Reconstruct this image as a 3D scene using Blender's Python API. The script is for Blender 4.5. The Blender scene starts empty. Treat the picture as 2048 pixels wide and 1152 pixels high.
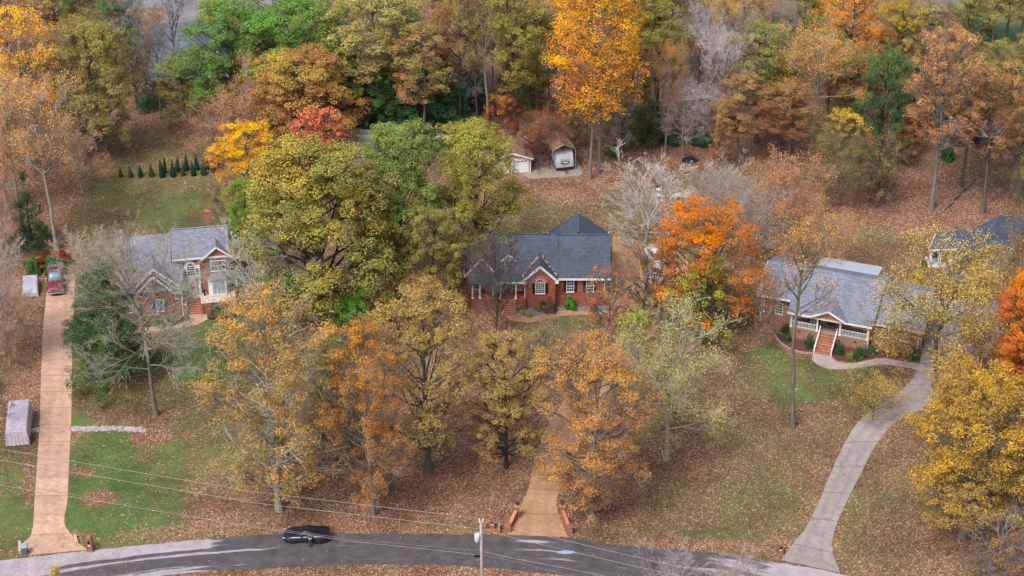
import bpy, bmesh, math, random
import numpy as np
from mathutils import Vector, Matrix

# ------------------------------------------------------------------ camera, sky, sun, exposure
SC = bpy.context.scene
CAM_H, FPX, PITCH = 126.0, 3982.0, math.radians(31.0)
SP, CP = math.sin(PITCH), math.cos(PITCH)
cam_data = bpy.data.cameras.new("camera")
cam_data.lens = 70.0; cam_data.sensor_width = 36.0
cam_data.clip_start = 1.0; cam_data.clip_end = 5000.0
cam = bpy.data.objects.new("camera", cam_data)
SC.collection.objects.link(cam)
cam.location = (0, 0, CAM_H)
cam.rotation_euler = (math.radians(90.0 - 31.0), 0, 0)
SC.camera = cam

SUN_EL, SUN_ROT = math.radians(56), math.radians(215)
world = bpy.data.worlds.new("World"); SC.world = world
world.use_nodes = True
wn = world.node_tree.nodes; wl = world.node_tree.links
wn.clear()
sky = wn.new("ShaderNodeTexSky"); sky.sky_type = 'NISHITA'; sky.sun_disc = False
sky.sun_elevation = SUN_EL; sky.sun_rotation = SUN_ROT
sky.air_density = 1.0; sky.dust_density = 6.0; sky.ozone_density = 1.0; sky.altitude = 100
bgn = wn.new("ShaderNodeBackground"); bgn.inputs['Strength'].default_value = 0.12
won = wn.new("ShaderNodeOutputWorld")
wl.new(sky.outputs[0], bgn.inputs['Color']); wl.new(bgn.outputs[0], won.inputs['Surface'])
sd = bpy.data.lights.new("sun", 'SUN'); sd.energy = 1.5; sd.angle = math.radians(18)
sd.color = (1.0, 0.965, 0.94)
so = bpy.data.objects.new("sun", sd); SC.collection.objects.link(so)
# sun direction: azimuth as in the sky texture (rotation 0 = +Y, clockwise seen from above)
_az = SUN_ROT
_d = Vector((math.sin(_az) * math.cos(SUN_EL), math.cos(_az) * math.cos(SUN_EL), math.sin(SUN_EL)))
so.rotation_euler = _d.to_track_quat('Z', 'Y').to_euler()
SC.view_settings.view_transform = 'Standard'
SC.view_settings.look = 'None'
SC.view_settings.exposure = 0.76
SC.view_settings.gamma = 1.0
SC.view_settings.use_curve_mapping = False
SC.render.film_transparent = False
try:
    SC.cycles.max_bounces = 5; SC.cycles.diffuse_bounces = 3; SC.cycles.transmission_bounces = 3
    SC.cycles.glossy_bounces = 2; SC.cycles.transparent_max_bounces = 4
except Exception:
    pass

# ------------------------------------------------------------------ geometry of the view (survey helpers)
def at(px, py, z=0.0):
    a = (px - 1024) / FPX; b = (576 - py) / FPX
    dz = -SP + CP * b
    t = (z - CAM_H) / dz
    return (a * t, (CP + SP * b) * t)
def hz(x, y, py):
    k = (576 - py) / FPX
    return (k * (y * CP + CAM_H * SP) - (y * SP - CAM_H * CP)) / (CP + k * SP)
def scale_at(y, z=0.0):
    return FPX / (y * CP - (z - CAM_H) * SP)
def to_px(X, Y, Z=0.0):
    w = Y * CP - (Z - CAM_H) * SP
    return 1024 + FPX * X / w, 576 - FPX * (Y * SP + (Z - CAM_H) * CP) / w

# ------------------------------------------------------------------ object helpers
COL = SC.collection
def tag(o, label=None, cat=None, group=None, kind=None):
    if label: o['label'] = label
    if cat: o['category'] = cat
    if group: o['group'] = group
    if kind: o['kind'] = kind
    return o
def thing(name, label, cat, loc=(0, 0, 0), rz=0.0, group=None):
    o = bpy.data.objects.new(name, None); COL.objects.link(o)
    o.empty_display_size = 0.5
    o.location = loc; o.rotation_euler = (0, 0, math.radians(rz))
    return tag(o, label, cat, group)
def link(name, me, parent=None):
    o = bpy.data.objects.new(name, me); COL.objects.link(o)
    if parent is not None: o.parent = parent
    return o

class MB:
    def __init__(s): s.v = []; s.f = []
    def poly(s, pts):
        b = len(s.v); s.v += [tuple(p) for p in pts]; s.f.append(tuple(range(b, b + len(pts)))); return s
    def box(s, x0, x1, y0, y1, z0, z1):
        b = len(s.v)
        s.v += [(x0,y0,z0),(x1,y0,z0),(x1,y1,z0),(x0,y1,z0),(x0,y0,z1),(x1,y0,z1),(x1,y1,z1),(x0,y1,z1)]
        for q in ((0,3,2,1),(4,5,6,7),(0,1,5,4),(1,2,6,5),(2,3,7,6),(3,0,4,7)): s.f.append(tuple(b+i for i in q))
        return s
    def obox(s, c, sx, sy, sz, rz=0.0, base=True):
        c0, s0 = math.cos(math.radians(rz)), math.sin(math.radians(rz))
        b = len(s.v); z0 = c[2] if base else c[2] - sz / 2
        for z in (z0, z0 + sz):
            for x, y in ((-sx/2,-sy/2),(sx/2,-sy/2),(sx/2,sy/2),(-sx/2,sy/2)):
                s.v.append((c[0]+x*c0-y*s0, c[1]+x*s0+y*c0, z))
        for q in ((0,3,2,1),(4,5,6,7),(0,1,5,4),(1,2,6,5),(2,3,7,6),(3,0,4,7)): s.f.append(tuple(b+i for i in q))
        return s
    def prism(s, pts, d):
        """pts: closed planar 3D outline; d: extrusion vector"""
        n = len(pts); b = len(s.v); d = Vector(d)
        s.v += [tuple(p) for p in pts] + [tuple(Vector(p) + d) for p in pts]
        s.f.append(tuple(range(b + n - 1, b - 1, -1))); s.f.append(tuple(range(b + n, b + 2 * n)))
        for i in range(n):
            j = (i + 1) % n; s.f.append((b+i, b+j, b+n+j, b+n+i))
        return s
    def slab(s, pts, th):
        P = [Vector(p) for p in pts]
        n = Vector((0, 0, 0))
        for i in range(len(P)): n += P[i].cross(P[(i+1) % len(P)])
        n.normalize()
        if n.z < 0: P.reverse(); n = -n
        return s.prism([p - n * th for p in P], n * th)
    def beam(s, p, q, w, h):
        p, q = Vector(p), Vector(q); d = (q - p).normalized()
        side = d.cross(Vector((0, 0, 1)))
        if side.length < 1e-4: side = Vector((1, 0, 0))
        side.normalize(); up = side.cross(d).normalized()
        r = [p - side*w/2 - up*h/2, p + side*w/2 - up*h/2, p + side*w/2 + up*h/2, p - side*w/2 + up*h/2]
        return s.prism(r, q - p)
    def tube(s, pts, rad, n=8, cap=True):
        pts = [Vector(p) for p in pts]; b0 = len(s.v); m = len(pts)
        for i, p in enumerate(pts):
            d = (pts[min(i+1, m-1)] - pts[max(i-1, 0)]).normalized()
            a = d.cross(Vector((0, 0, 1)))
            if a.length < 1e-3: a = Vector((1, 0, 0))
            a.normalize(); c = d.cross(a)
            r = rad[i] if hasattr(rad, '__len__') else rad
            for k in range(n):
                t = 2 * math.pi * k / n
                s.v.append(tuple(p + a * (r * math.cos(t)) + c * (r * math.sin(t))))
        for i in range(m - 1):
            for k in range(n):
                k2 = (k + 1) % n
                s.f.append((b0+i*n+k, b0+i*n+k2, b0+(i+1)*n+k2, b0+(i+1)*n+k))
        if cap:
            s.f.append(tuple(b0 + k for k in range(n-1, -1, -1)))
            s.f.append(tuple(b0 + (m-1)*n + k for k in range(n)))
        return s
    def ball(s, c, rx, ry=None, rz=None, n=10, m=6, jit=0.0, rng=None):
        ry = rx if ry is None else ry; rz = rx if rz is None else rz
        b = len(s.v)
        s.v.append((c[0], c[1], c[2] - rz))
        for i in range(1, m):
            th = math.pi * i / m
            for k in range(n):
                ph = 2 * math.pi * k / n
                j = 1 + (rng.uniform(-jit, jit) if rng else 0)
                s.v.append((c[0]+rx*j*math.sin(th)*math.cos(ph), c[1]+ry*j*math.sin(th)*math.sin(ph), c[2]-rz*j*math.cos(th)))
        s.v.append((c[0], c[1], c[2] + rz)); top = len(s.v) - 1
        for k in range(n): s.f.append((b, b+1+(k+1) % n, b+1+k))
        for i in range(m - 2):
            for k in range(n):
                s.f.append((b+1+i*n+k, b+1+i*n+(k+1) % n, b+1+(i+1)*n+(k+1) % n, b+1+(i+1)*n+k))
        for k in range(n): s.f.append((top, b+1+(m-2)*n+k, b+1+(m-2)*n+(k+1) % n))
        return s
    def loft(s, rings, cap=True):
        n = len(rings[0]); b = len(s.v)
        for r in rings: s.v += [tuple(p) for p in r]
        for i in range(len(rings) - 1):
            for k in range(n):
                k2 = (k + 1) % n
                s.f.append((b+i*n+k, b+i*n+k2, b+(i+1)*n+k2, b+(i+1)*n+k))
        if cap:
            s.f.append(tuple(b + k for k in range(n-1, -1, -1)))
            s.f.append(tuple(b + (len(rings)-1)*n + k for k in range(n)))
        return s
    def mesh(s, name, mat, smooth=False, fix=True):
        me = bpy.data.meshes.new(name); me.from_pydata(s.v, [], s.f)
        if fix:
            bm = bmesh.new(); bm.from_mesh(me)
            bmesh.ops.recalc_face_normals(bm, faces=bm.faces); bm.to_mesh(me); bm.free()
        me.materials.append(mat)
        if smooth:
            for p in me.polygons: p.use_smooth = True
        me.update(); return me
    def obj(s, name, mat, parent=None, smooth=False, bevel=0.0, fix=True):
        o = link(name, s.mesh(name, mat, smooth, fix), parent)
        if bevel:
            md = o.modifiers.new("bevel", 'BEVEL'); md.width = bevel; md.segments = 2; md.limit_method = 'ANGLE'
        return o

# ------------------------------------------------------------------ materials
def newmat(name):
    m = bpy.data.materials.new(name); m.use_nodes = True
    nt = m.node_tree; nt.nodes.clear()
    out = nt.nodes.new("ShaderNodeOutputMaterial")
    return m, nt, out
def N(nt, t, **kw):
    n = nt.nodes.new(t)
    for k, v in kw.items():
        if k.startswith('i_'): n.inputs[k[2:].replace('_', ' ')].default_value = v
        else: setattr(n, k, v)
    return n
def objco(nt, scale=(1, 1, 1)):
    tc = N(nt, "ShaderNodeTexCoord"); mp = N(nt, "ShaderNodeMapping"); mp.inputs['Scale'].default_value = scale
    nt.links.new(tc.outputs['Object'], mp.inputs['Vector']); return mp.outputs[0]
def mixc(nt, f, a, b, blend='MIX'):
    m = N(nt, "ShaderNodeMix", data_type='RGBA', blend_type=blend)
    for sock, v in ((m.inputs[0], f), (m.inputs[6], a), (m.inputs[7], b)):
        if hasattr(v, 'type') and hasattr(v, 'node'): nt.links.new(v, sock)
        elif isinstance(v, (tuple, list)): sock.default_value = (*v[:3], 1)
        else: sock.default_value = v
    return m.outputs[2]
def ramp(nt, fac, stops):
    r = N(nt, "ShaderNodeValToRGB"); cr = r.color_ramp
    while len(cr.elements) < len(stops): cr.elements.new(0.5)
    for e, (p, c) in zip(cr.elements, stops): e.position = p; e.color = (*c, 1) if len(c) == 3 else c
    nt.links.new(fac, r.inputs[0]); return r.outputs[0]
def math_(nt, op, a, b=0.0, clamp=False):
    m = N(nt, "ShaderNodeMath", operation=op, use_clamp=clamp)
    for s_, v in ((m.inputs[0], a), (m.inputs[1], b)):
        if hasattr(v, 'node'): nt.links.new(v, s_)
        else: s_.default_value = v
    return m.outputs[0]
def noise(nt, vec, scale, detail=4, rough=0.6, out='Fac'):
    n = N(nt, "ShaderNodeTexNoise"); n.inputs['Scale'].default_value = scale
    n.inputs['Detail'].default_value = detail; n.inputs['Roughness'].default_value = rough
    if vec is not None: nt.links.new(vec, n.inputs['Vector'])
    return n.outputs[out]
def geo_attr(nt, name, typ='GEOMETRY', out='Fac'):
    a = N(nt, "ShaderNodeAttribute", attribute_type=typ, attribute_name=name); return a.outputs[out]
def princ(nt, out, col, rough=0.8, spec=0.3, metal=0.0, coat=0.0):
    b = N(nt, "ShaderNodeBsdfPrincipled")
    if hasattr(col, 'node'): nt.links.new(col, b.inputs['Base Color'])
    else: b.inputs['Base Color'].default_value = (*col, 1)
    b.inputs['Roughness'].default_value = rough
    b.inputs['Specular IOR Level'].default_value = spec
    b.inputs['Metallic'].default_value = metal
    b.inputs['Coat Weight'].default_value = coat
    nt.links.new(b.outputs[0], out.inputs['Surface']); return b

_pm = {}
def plain(name, col, rough=0.6, spec=0.4, metal=0.0, coat=0.0, var=0.12, scale=6.0):
    """a painted or moulded surface: base colour with a little real unevenness"""
    if name in _pm: return _pm[name]
    m, nt, out = newmat(name)
    v = objco(nt)
    n = noise(nt, v, scale, 3)
    k = [tuple(max(0, c * (1 - var)) for c in col), tuple(min(1, c * (1 + var)) for c in col)]
    c = ramp(nt, n, [(0.3, k[0]), (0.7, k[1])])
    princ(nt, out, c, rough, spec, metal, coat)
    _pm[name] = m; return m

def wallvec(nt):
    tc = N(nt, "ShaderNodeTexCoord"); sx = N(nt, "ShaderNodeSeparateXYZ"); cx = N(nt, "ShaderNodeCombineXYZ")
    nt.links.new(tc.outputs['Object'], sx.inputs[0])
    nt.links.new(math_(nt, 'ADD', sx.outputs[0], sx.outputs[1]), cx.inputs[0])
    nt.links.new(sx.outputs[2], cx.inputs[1]); return cx.outputs[0], tc.outputs['Object']
def brick_mat(name, base, mortar=None):
    m, nt, out = newmat(name)
    v, o = wallvec(nt)
    b = N(nt, "ShaderNodeTexBrick"); nt.links.new(v, b.inputs['Vector'])
    b.inputs['Scale'].default_value = 1.0; b.inputs['Brick Width'].default_value = 0.24; b.inputs['Row Height'].default_value = 0.085
    b.inputs['Mortar Size'].default_value = 0.010; b.inputs['Bias'].default_value = 0.0
    b.inputs['Color1'].default_value = (*[c * 1.25 for c in base], 1)
    b.inputs['Color2'].default_value = (*[c * 0.72 for c in base], 1)
    b.inputs['Mortar'].default_value = (*(mortar or (0.30, 0.24, 0.21)), 1)
    n = noise(nt, o, 1.1, 5)
    c = mixc(nt, 0.55, b.outputs['Color'], ramp(nt, n, [(0.3, (0.62, 0.6, 0.6)), (0.7, (1.15, 1.12, 1.1))]), 'MULTIPLY')
    princ(nt, out, c, 0.9, 0.15); return m
def shingle_mat(name, base, amount=1.0):
    m, nt, out = newmat(name)
    v, o = wallvec(nt)
    b = N(nt, "ShaderNodeTexBrick"); nt.links.new(v, b.inputs['Vector'])
    b.inputs['Scale'].default_value = 1.0; b.inputs['Brick Width'].default_value = 0.42; b.inputs['Row Height'].default_value = 0.13
    b.inputs['Mortar Size'].default_value = 0.014; b.inputs['Mortar Smooth'].default_value = 0.4
    b.inputs['Color1'].default_value = (*[c * (1 + .28 * amount) for c in base], 1)
    b.inputs['Color2'].default_value = (*[c * (1 - .25 * amount) for c in base], 1)
    b.inputs['Mortar'].default_value = (*[c * 0.55 for c in base], 1)
    mp = N(nt, "ShaderNodeMapping"); mp.inputs['Scale'].default_value = (1, 1, 5); nt.links.new(o, mp.inputs[0])
    n = noise(nt, mp.outputs[0], 1.6, 6, 0.7)
    c = mixc(nt, 0.8, b.outputs['Color'], ramp(nt, n, [(0.3, (0.66, 0.66, 0.68)), (0.72, (1.35, 1.33, 1.3))]), 'MULTIPLY')
    n2 = noise(nt, o, 0.25, 3)
    c = mixc(nt, 0.6, c, ramp(nt, n2, [(0.35, (0.8, 0.8, 0.82)), (0.65, (1.15, 1.15, 1.15))]), 'MULTIPLY')
    princ(nt, out, c, 0.85, 0.25); return m

def foliage_mat():
    m, nt, out = newmat("leaf")
    mv = geo_attr(nt, "mixv"); br = geo_attr(nt, "bri")
    c1 = geo_attr(nt, "c1", 'OBJECT', 'Vector'); c2 = geo_attr(nt, "c2", 'OBJECT', 'Vector')
    c = mixc(nt, mv, c2, c1)
    hs = N(nt, "ShaderNodeHueSaturation"); nt.links.new(c, hs.inputs['Color'])
    hue = N(nt, "ShaderNodeMapRange"); hue.inputs[3].default_value = 0.478; hue.inputs[4].default_value = 0.522
    nt.links.new(mv, hue.inputs[0]); nt.links.new(hue.outputs[0], hs.inputs['Hue'])
    val = N(nt, "ShaderNodeMapRange"); val.inputs[3].default_value = 0.55; val.inputs[4].default_value = 1.5
    nt.links.new(br, val.inputs[0]); nt.links.new(val.outputs[0], hs.inputs['Value'])
    hs.inputs['Saturation'].default_value = 1.07
    d = N(nt, "ShaderNodeBsdfDiffuse"); t = N(nt, "ShaderNodeBsdfTranslucent"); mx = N(nt, "ShaderNodeMixShader")
    mx.inputs[0].default_value = 0.16
    nt.links.new(hs.outputs[0], d.inputs[0]); nt.links.new(hs.outputs[0], t.inputs[0])
    nt.links.new(d.outputs[0], mx.inputs[1]); nt.links.new(t.outputs[0], mx.inputs[2])
    nt.links.new(mx.outputs[0], out.inputs['Surface']); return m
def bark_mat():
    m, nt, out = newmat("bark")
    c1 = geo_attr(nt, "c1", 'OBJECT', 'Vector')
    v = objco(nt, (1, 1, 0.35))
    n = noise(nt, v, 2.2, 5, 0.7)
    c = mixc(nt, 1.0, c1, ramp(nt, n, [(0.3, (0.55, 0.55, 0.55)), (0.72, (1.3, 1.32, 1.28))]), 'MULTIPLY')
    princ(nt, out, c, 0.95, 0.1); return m
LEAF, BARK = foliage_mat(), bark_mat()
WHITE = plain("white_paint", (0.74, 0.74, 0.76), 0.5, var=0.05)
GLASS = plain("window_glass", (0.045, 0.055, 0.075), 0.08, 0.8, var=0.5, scale=3)
CURTAIN = plain("pale_curtain_glass", (0.30, 0.36, 0.42), 0.15, 0.7, var=0.35, scale=2)
BLACK = plain("black_paint", (0.012, 0.012, 0.016), 0.4)
DARKMETAL = plain("dark_metal", (0.03, 0.03, 0.035), 0.45, metal=0.3)
BRICK_RED = brick_mat("red_brick", (0.36, 0.095, 0.06), (0.27, 0.16, 0.13))
BRICK_ORANGE = brick_mat("orange_brick", (0.33, 0.125, 0.08), (0.33, 0.22, 0.17))
BRICK_PINK = brick_mat("pink_brick", (0.36, 0.17, 0.12), (0.36, 0.28, 0.24))
ROOF_DARK = shingle_mat("dark_slate_shingle", (0.068, 0.088, 0.13), 0.5)
ROOF_LAV = shingle_mat("lavender_grey_shingle", (0.195, 0.205, 0.265), 0.7)
ROOF_PALE = shingle_mat("pale_blue_grey_shingle", (0.185, 0.21, 0.265), 0.35)
ROOF_GREY = shingle_mat("mossy_grey_shingle", (0.15, 0.155, 0.14))
ROOF_BLUE = shingle_mat("blue_shingle", (0.13, 0.155, 0.22), 0.4)
# ------------------------------------------------------------------ ground
def sm(t): t = np.clip(t, 0, 1); return t * t * (3 - 2 * t)
def vnoise(x, y, seed=0):
    """smooth value noise, vectorised"""
    xi = np.floor(x).astype(np.int64); yi = np.floor(y).astype(np.int64)
    fx = sm(x - xi); fy = sm(y - yi)
    def h(a, b):
        n = (a * 374761393 + b * 668265263 + seed * 974634777) & 0xffffffff
        n = ((n ^ (n >> 13)) * 1274126177) & 0xffffffff
        return ((n ^ (n >> 16)) & 0xffff) / 65535.0
    return (h(xi, yi)*(1-fx) + h(xi+1, yi)*fx)*(1-fy) + (h(xi, yi+1)*(1-fx) + h(xi+1, yi+1)*fx)*fy
def fbm(x, y, seed=0, o=4):
    s = 0; a = 0.5
    for k in range(o): s = s + a * vnoise(x * 2**k, y * 2**k, seed + k); a *= 0.5
    return s / (1 - 0.5**o)

# (px, py, rx, ry, cover, green, hue)  cover: fallen leaves; green: living grass; hue: 0 brown .. 1 pink-red
PATCH = [
 (1024, 150, 2200, 180, 1.0, 0.1, 0.55),
 (300, 390, 210, 75, 0.28, 0.38, 0.3), (310, 420, 140, 40, 0.16, 0.55, 0.2), (330, 290, 130, 40, 0.5, 0.25, 0.3),
 (330, 228, 90, 22, 0.95, 0.1, 0.7), (120, 400, 60, 110, 0.9, 0.1, 0.7),
 (130, 480, 70, 40, 0.8, 0.2, 0.6), (210, 470, 60, 70, 0.4, 0.4, 0.3),
 (430, 440, 60, 25, 0.35, 0.25, 0.0),
 (620, 590, 90, 70, 0.95, 0.1, 0.6), (650, 480, 80, 80, 0.9, 0.1, 0.6),
 (1200, 330, 190, 60, 1.0, 0.05, 0.85), (1120, 380, 90, 30, 0.92, 0.15, 0.75), (1080, 450, 100, 50, 0.6, 0.45, 0.15),
 (1250, 440, 80, 60, 0.7, 0.3, 0.3), (1400, 420, 120, 80, 0.75, 0.25, 0.35), (1350, 300, 150, 30, 1.0, 0.0, 0.9),
 (1800, 430, 220, 90, 0.98, 0.08, 0.7), (1750, 470, 40, 16, 0.5, 0.5, 0.2), (1765, 480, 45, 20, 0.5, 0.5, 0.2), (1790, 530, 80, 35, 0.85, 0.2, 0.3),
 (1880, 400, 140, 60, 1.0, 0.0, 0.85),
 (1130, 670, 110, 45, 0.62, 0.42, 0.4), (1180, 645, 90, 14, 0.3, 0.6, 0.2), (980, 660, 50, 45, 0.95, 0.1, 0.8),
 (60, 650, 75, 140, 0.8, 0.1, 0.6), (15, 760, 40, 120, 0.7, 0.3, 0.4), (70, 800, 60, 60, 0.85, 0.1, 0.7),
 (30, 1000, 75, 120, 0.25, 0.6, 0.3), (20, 1040, 60, 50, 0.12, 0.75, 0.3), (56, 960, 9, 60, 0.8, 0.1, 0.9),
 (430, 700, 130, 90, 0.2, 0.7, 0.2), (400, 740, 70, 50, 0.08, 0.95, 0.2), (200, 720, 60, 80, 0.2, 0.7, 0.3), (430, 655, 70, 30, 0.12, 0.7, 0.2),
 (280, 800, 130, 34, 0.6, 0.3, 0.1), (380, 820, 60, 50, 0.5, 0.4, 0.1), (160, 840, 30, 14, 0.1, 0.8, 0.1),
 (220, 980, 110, 110, 0.06, 1.0, 0.2), (300, 1010, 120, 60, 0.15, 0.85, 0.2), (340, 910, 60, 40, 0.3, 0.55, 0.1), (305, 875, 40, 14, 0.95, 0, 0.9),
 (200, 995, 44, 17, 0.85, 0.1, 0.55), (160, 945, 34, 12, 0.8, 0.1, 0.55), (330, 960, 60, 30, 0.3, 0.8, 0.1),
 (230, 1085, 80, 10, 0.3, 0.7, 0.2), (330, 1068, 90, 12, 0.7, 0.4, 0.4), (440, 900, 60, 60, 0.55, 0.4, 0.0), (420, 990, 60, 40, 0.6, 0.35, 0.2),
 (560, 880, 90, 90, 0.75, 0.3, 0.3), (540, 1040, 150, 40, 0.92, 0.15, 0.45),
 (800, 1000, 240, 90, 0.98, 0.1, 0.65), (960, 900, 110, 100, 0.97, 0.08, 0.75), (880, 930, 80, 40, 1.0, 0.0, 0.9), (930, 800, 150, 60, 0.95, 0.1, 0.7),
 (900, 1052, 80, 7, 0.55, 0.4, 0.1),
 (1230, 960, 100, 110, 0.92, 0.15, 0.7), (1350, 900, 80, 60, 0.88, 0.2, 0.7), (1400, 1000, 120, 80, 0.72, 0.4, 0.4),
 (1500, 900, 110, 90, 0.66, 0.42, 0.4), (1500, 800, 90, 50, 0.75, 0.3, 0.5), (1640, 830, 110, 50, 0.72, 0.35, 0.3), (1530, 1010, 90, 60, 0.55, 0.5, 0.3), (1450, 1070, 90, 12, 0.3, 0.65, 0.2),
 (1600, 760, 110, 40, 0.22, 0.75, 0.2), (1540, 720, 50, 30, 0.22, 0.75, 0.2), (1720, 770, 50, 40, 0.4, 0.6, 0.1), (1500, 760, 40, 40, 0.4, 0.5, 0.4),
 (1760, 1030, 90, 90, 0.62, 0.5, 0.35), (1900, 1080, 170, 80, 0.8, 0.3, 0.45), (1700, 1130, 60, 16, 0.7, 0.45, 0.5), (1990, 1000, 70, 90, 0.85, 0.2, 0.3),
 (1350, 1090, 130, 10, 0.98, 0.0, 0.95), (1600, 650, 60, 25, 0.95, 0.0, 0.9), (1700, 715, 70, 16, 0.9, 0.1, 0.8),
 (1860, 720, 60, 60, 0.8, 0.2, 0.3), (1950, 640, 80, 60, 0.8, 0.2, 0.4),
 (558, 1008, 110, 34, 1.0, 0.0, 0.5), (748, 1018, 85, 26, 1.0, 0.0, 0.75), (855, 942, 85, 30, 1.0, 0.0, 0.8), (1012, 932, 66, 24, 1.0, 0.0, 0.8), (1183, 1026, 105, 30, 1.0, 0.0, 0.7), (1332, 915, 105, 34, 1.0, 0.05, 0.7),
 (312, 824, 60, 16, 0.85, 0.05, 0.3), (1585, 850, 55, 14, 0.95, 0.1, 0.5), (1925, 1066, 110, 32, 1.0, 0.05, 0.45), (676, 938, 50, 20, 1.0, 0.0, 0.6),
 (900, 1180, 1400, 38, 1.0, 0.0, 0.9),
]
def cover_at(px, py, X, Y):
    wob = (fbm(X * 0.22, Y * 0.22, 5) - 0.5)
    wob2 = (fbm(X * 0.9, Y * 0.9, 9) - 0.5)
    cov = np.full(px.shape, 0.75); grn = np.full(px.shape, 0.3); hue = np.full(px.shape, 0.45)
    for (cx, cy, rx, ry, c, g, h) in PATCH:
        d = np.sqrt(((px - cx) / rx) ** 2 + ((py - cy) / ry) ** 2) + wob * 0.9 + wob2 * 0.5
        w = sm((1.25 - d) / 0.5)
        cov += (c - cov) * w; grn += (g - grn) * w; hue += (h - hue) * w
    cov = cov + (fbm(X * 0.6, Y * 0.6, 21) - 0.5) * 0.35 + (fbm(X * 0.16, Y * 0.3, 41) - 0.5) * 0.45
    grn = grn + (fbm(X * 0.35, Y * 0.35, 31) - 0.5) * 0.5
    return np.clip(cov, 0, 1), np.clip(grn, 0, 1), np.clip(hue, 0, 1)

def grid_mesh(name, xs, ys, zfun, mat):
    gx, gy = np.meshgrid(xs, ys); nx, ny = len(xs), len(ys)
    co = np.stack([gx.ravel(), gy.ravel(), zfun(gx, gy).ravel()], 1)
    i = np.arange((nx - 1) * (ny - 1)); r, c = i // (nx - 1), i % (nx - 1); a = r * nx + c
    quads = np.stack([a, a + 1, a + nx + 1, a + nx], 1)
    return quad_mesh(name, co, quads, mat), gx.ravel(), gy.ravel()
def quad_mesh(name, co, quads, mat, smooth=False, attrs=None):
    me = bpy.data.meshes.new(name)
    me.vertices.add(len(co)); me.vertices.foreach_set('co', np.asarray(co, np.float32).ravel())
    nq, k = quads.shape
    me.loops.add(nq * k); me.loops.foreach_set('vertex_index', quads.astype(np.int32).ravel())
    me.polygons.add(nq); me.polygons.foreach_set('loop_start', np.arange(0, nq * k, k, dtype=np.int32))
    try: me.polygons.foreach_set('loop_total', np.full(nq, k, np.int32))
    except Exception: pass
    me.update(calc_edges=True)
    me.polygons.foreach_set('use_smooth', np.full(nq, smooth, bool))
    for nm, (dom, arr) in (attrs or {}).items():
        a = me.attributes.new(nm, 'FLOAT', dom); a.data.foreach_set('value', np.asarray(arr, np.float32))
    me.materials.append(mat); return me

def ground_mat():
    m, nt, out = newmat("lawn_and_leaves")
    cov = geo_attr(nt, "cover"); grn = geo_attr(nt, "green"); hue = geo_attr(nt, "hue")
    o = objco(nt)
    nA = noise(nt, o, 0.9, 6, 0.7); nB = noise(nt, o, 7.0, 4, 0.7); nC = noise(nt, o, 2.6, 4, 0.6)
    grass_dry = ramp(nt, nA, [(0.3, (0.105, 0.085, 0.035)), (0.7, (0.22, 0.17, 0.085))])
    grass_grn = ramp(nt, nC, [(0.28, (0.040, 0.105, 0.028)), (0.72, (0.125, 0.195, 0.06))])
    g2 = math_(nt, 'ADD', grn, math_(nt, 'MULTIPLY', math_(nt, 'SUBTRACT', nC, 0.5), 0.9), True)
    grass = mixc(nt, g2, grass_dry, grass_grn)
    grass = mixc(nt, 0.6, grass, ramp(nt, nB, [(0.25, (0.45, 0.45, 0.45)), (0.75, (1.5, 1.5, 1.5))]), 'MULTIPLY')
    res = grass
    for sc_, lo, seed in ((5.2, 1.0, 0.0), (8.5, 0.95, 7.3)):
        mp = N(nt, "ShaderNodeMapping"); mp.inputs['Location'].default_value = (seed, seed * 2, 0)
        nt.links.new(o, mp.inputs[0])
        wn_ = N(nt, "ShaderNodeTexNoise"); wn_.inputs['Scale'].default_value = 9.0
        nt.links.new(mp.outputs[0], wn_.inputs['Vector'])
        vadd = N(nt, "ShaderNodeVectorMath", operation='MULTIPLY_ADD'); vadd.inputs[1].default_value = (0.14, 0.14, 0)
        nt.links.new(wn_.outputs['Color'], vadd.inputs[0]); nt.links.new(mp.outputs[0], vadd.inputs[2])
        vo = N(nt, "ShaderNodeTexVoronoi"); vo.inputs['Scale'].default_value = sc_
        nt.links.new(vadd.outputs[0], vo.inputs['Vector'])
        sp = N(nt, "ShaderNodeSeparateColor"); nt.links.new(vo.outputs['Color'], sp.inputs[0])
        pink = ramp(nt, sp.outputs[1], [(0.0, (0.070, 0.030, 0.024)), (0.35, (0.18, 0.074, 0.054)), (0.65, (0.32, 0.145, 0.108)), (0.9, (0.50, 0.28, 0.22)), (1.0, (0.66, 0.45, 0.36))])
        brown = ramp(nt, sp.outputs[1], [(0.0, (0.065, 0.042, 0.025)), (0.4, (0.14, 0.088, 0.048)), (0.7, (0.23, 0.145, 0.078)), (0.94, (0.39, 0.27, 0.155)), (1.0, (0.56, 0.42, 0.27))])
        lc = mixc(nt, hue, brown, pink)
        # a cell holds a leaf where its random number is under the local cover
        f = math_(nt, 'MULTIPLY', math_(nt, 'SUBTRACT', math_(nt, 'MULTIPLY', cov, lo), sp.outputs[0]), 14.0, True)
        edge = math_(nt, 'MULTIPLY', math_(nt, 'SUBTRACT', 0.62, math_(nt, 'MULTIPLY', vo.outputs['Distance'], 1.0)), 6.0, True)
        res = mixc(nt, math_(nt, 'MULTIPLY', f, edge), res, lc)
    big = noise(nt, o, 0.14, 6, 0.7)
    res = mixc(nt, 1.0, res, ramp(nt, big, [(0.35, (0.62, 0.58, 0.61)), (0.62, (1.12, 1.08, 1.10))]), 'MULTIPLY')
    b = princ(nt, out, res, 0.95, 0.1)
    bp = N(nt, "ShaderNodeBump"); bp.inputs['Strength'].default_value = 0.6; bp.inputs['Distance'].default_value = 0.12
    nt.links.new(nB, bp.inputs['Height']); nt.links.new(bp.outputs[0], b.inputs['Normal'])
    return m
GROUND = ground_mat()
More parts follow.
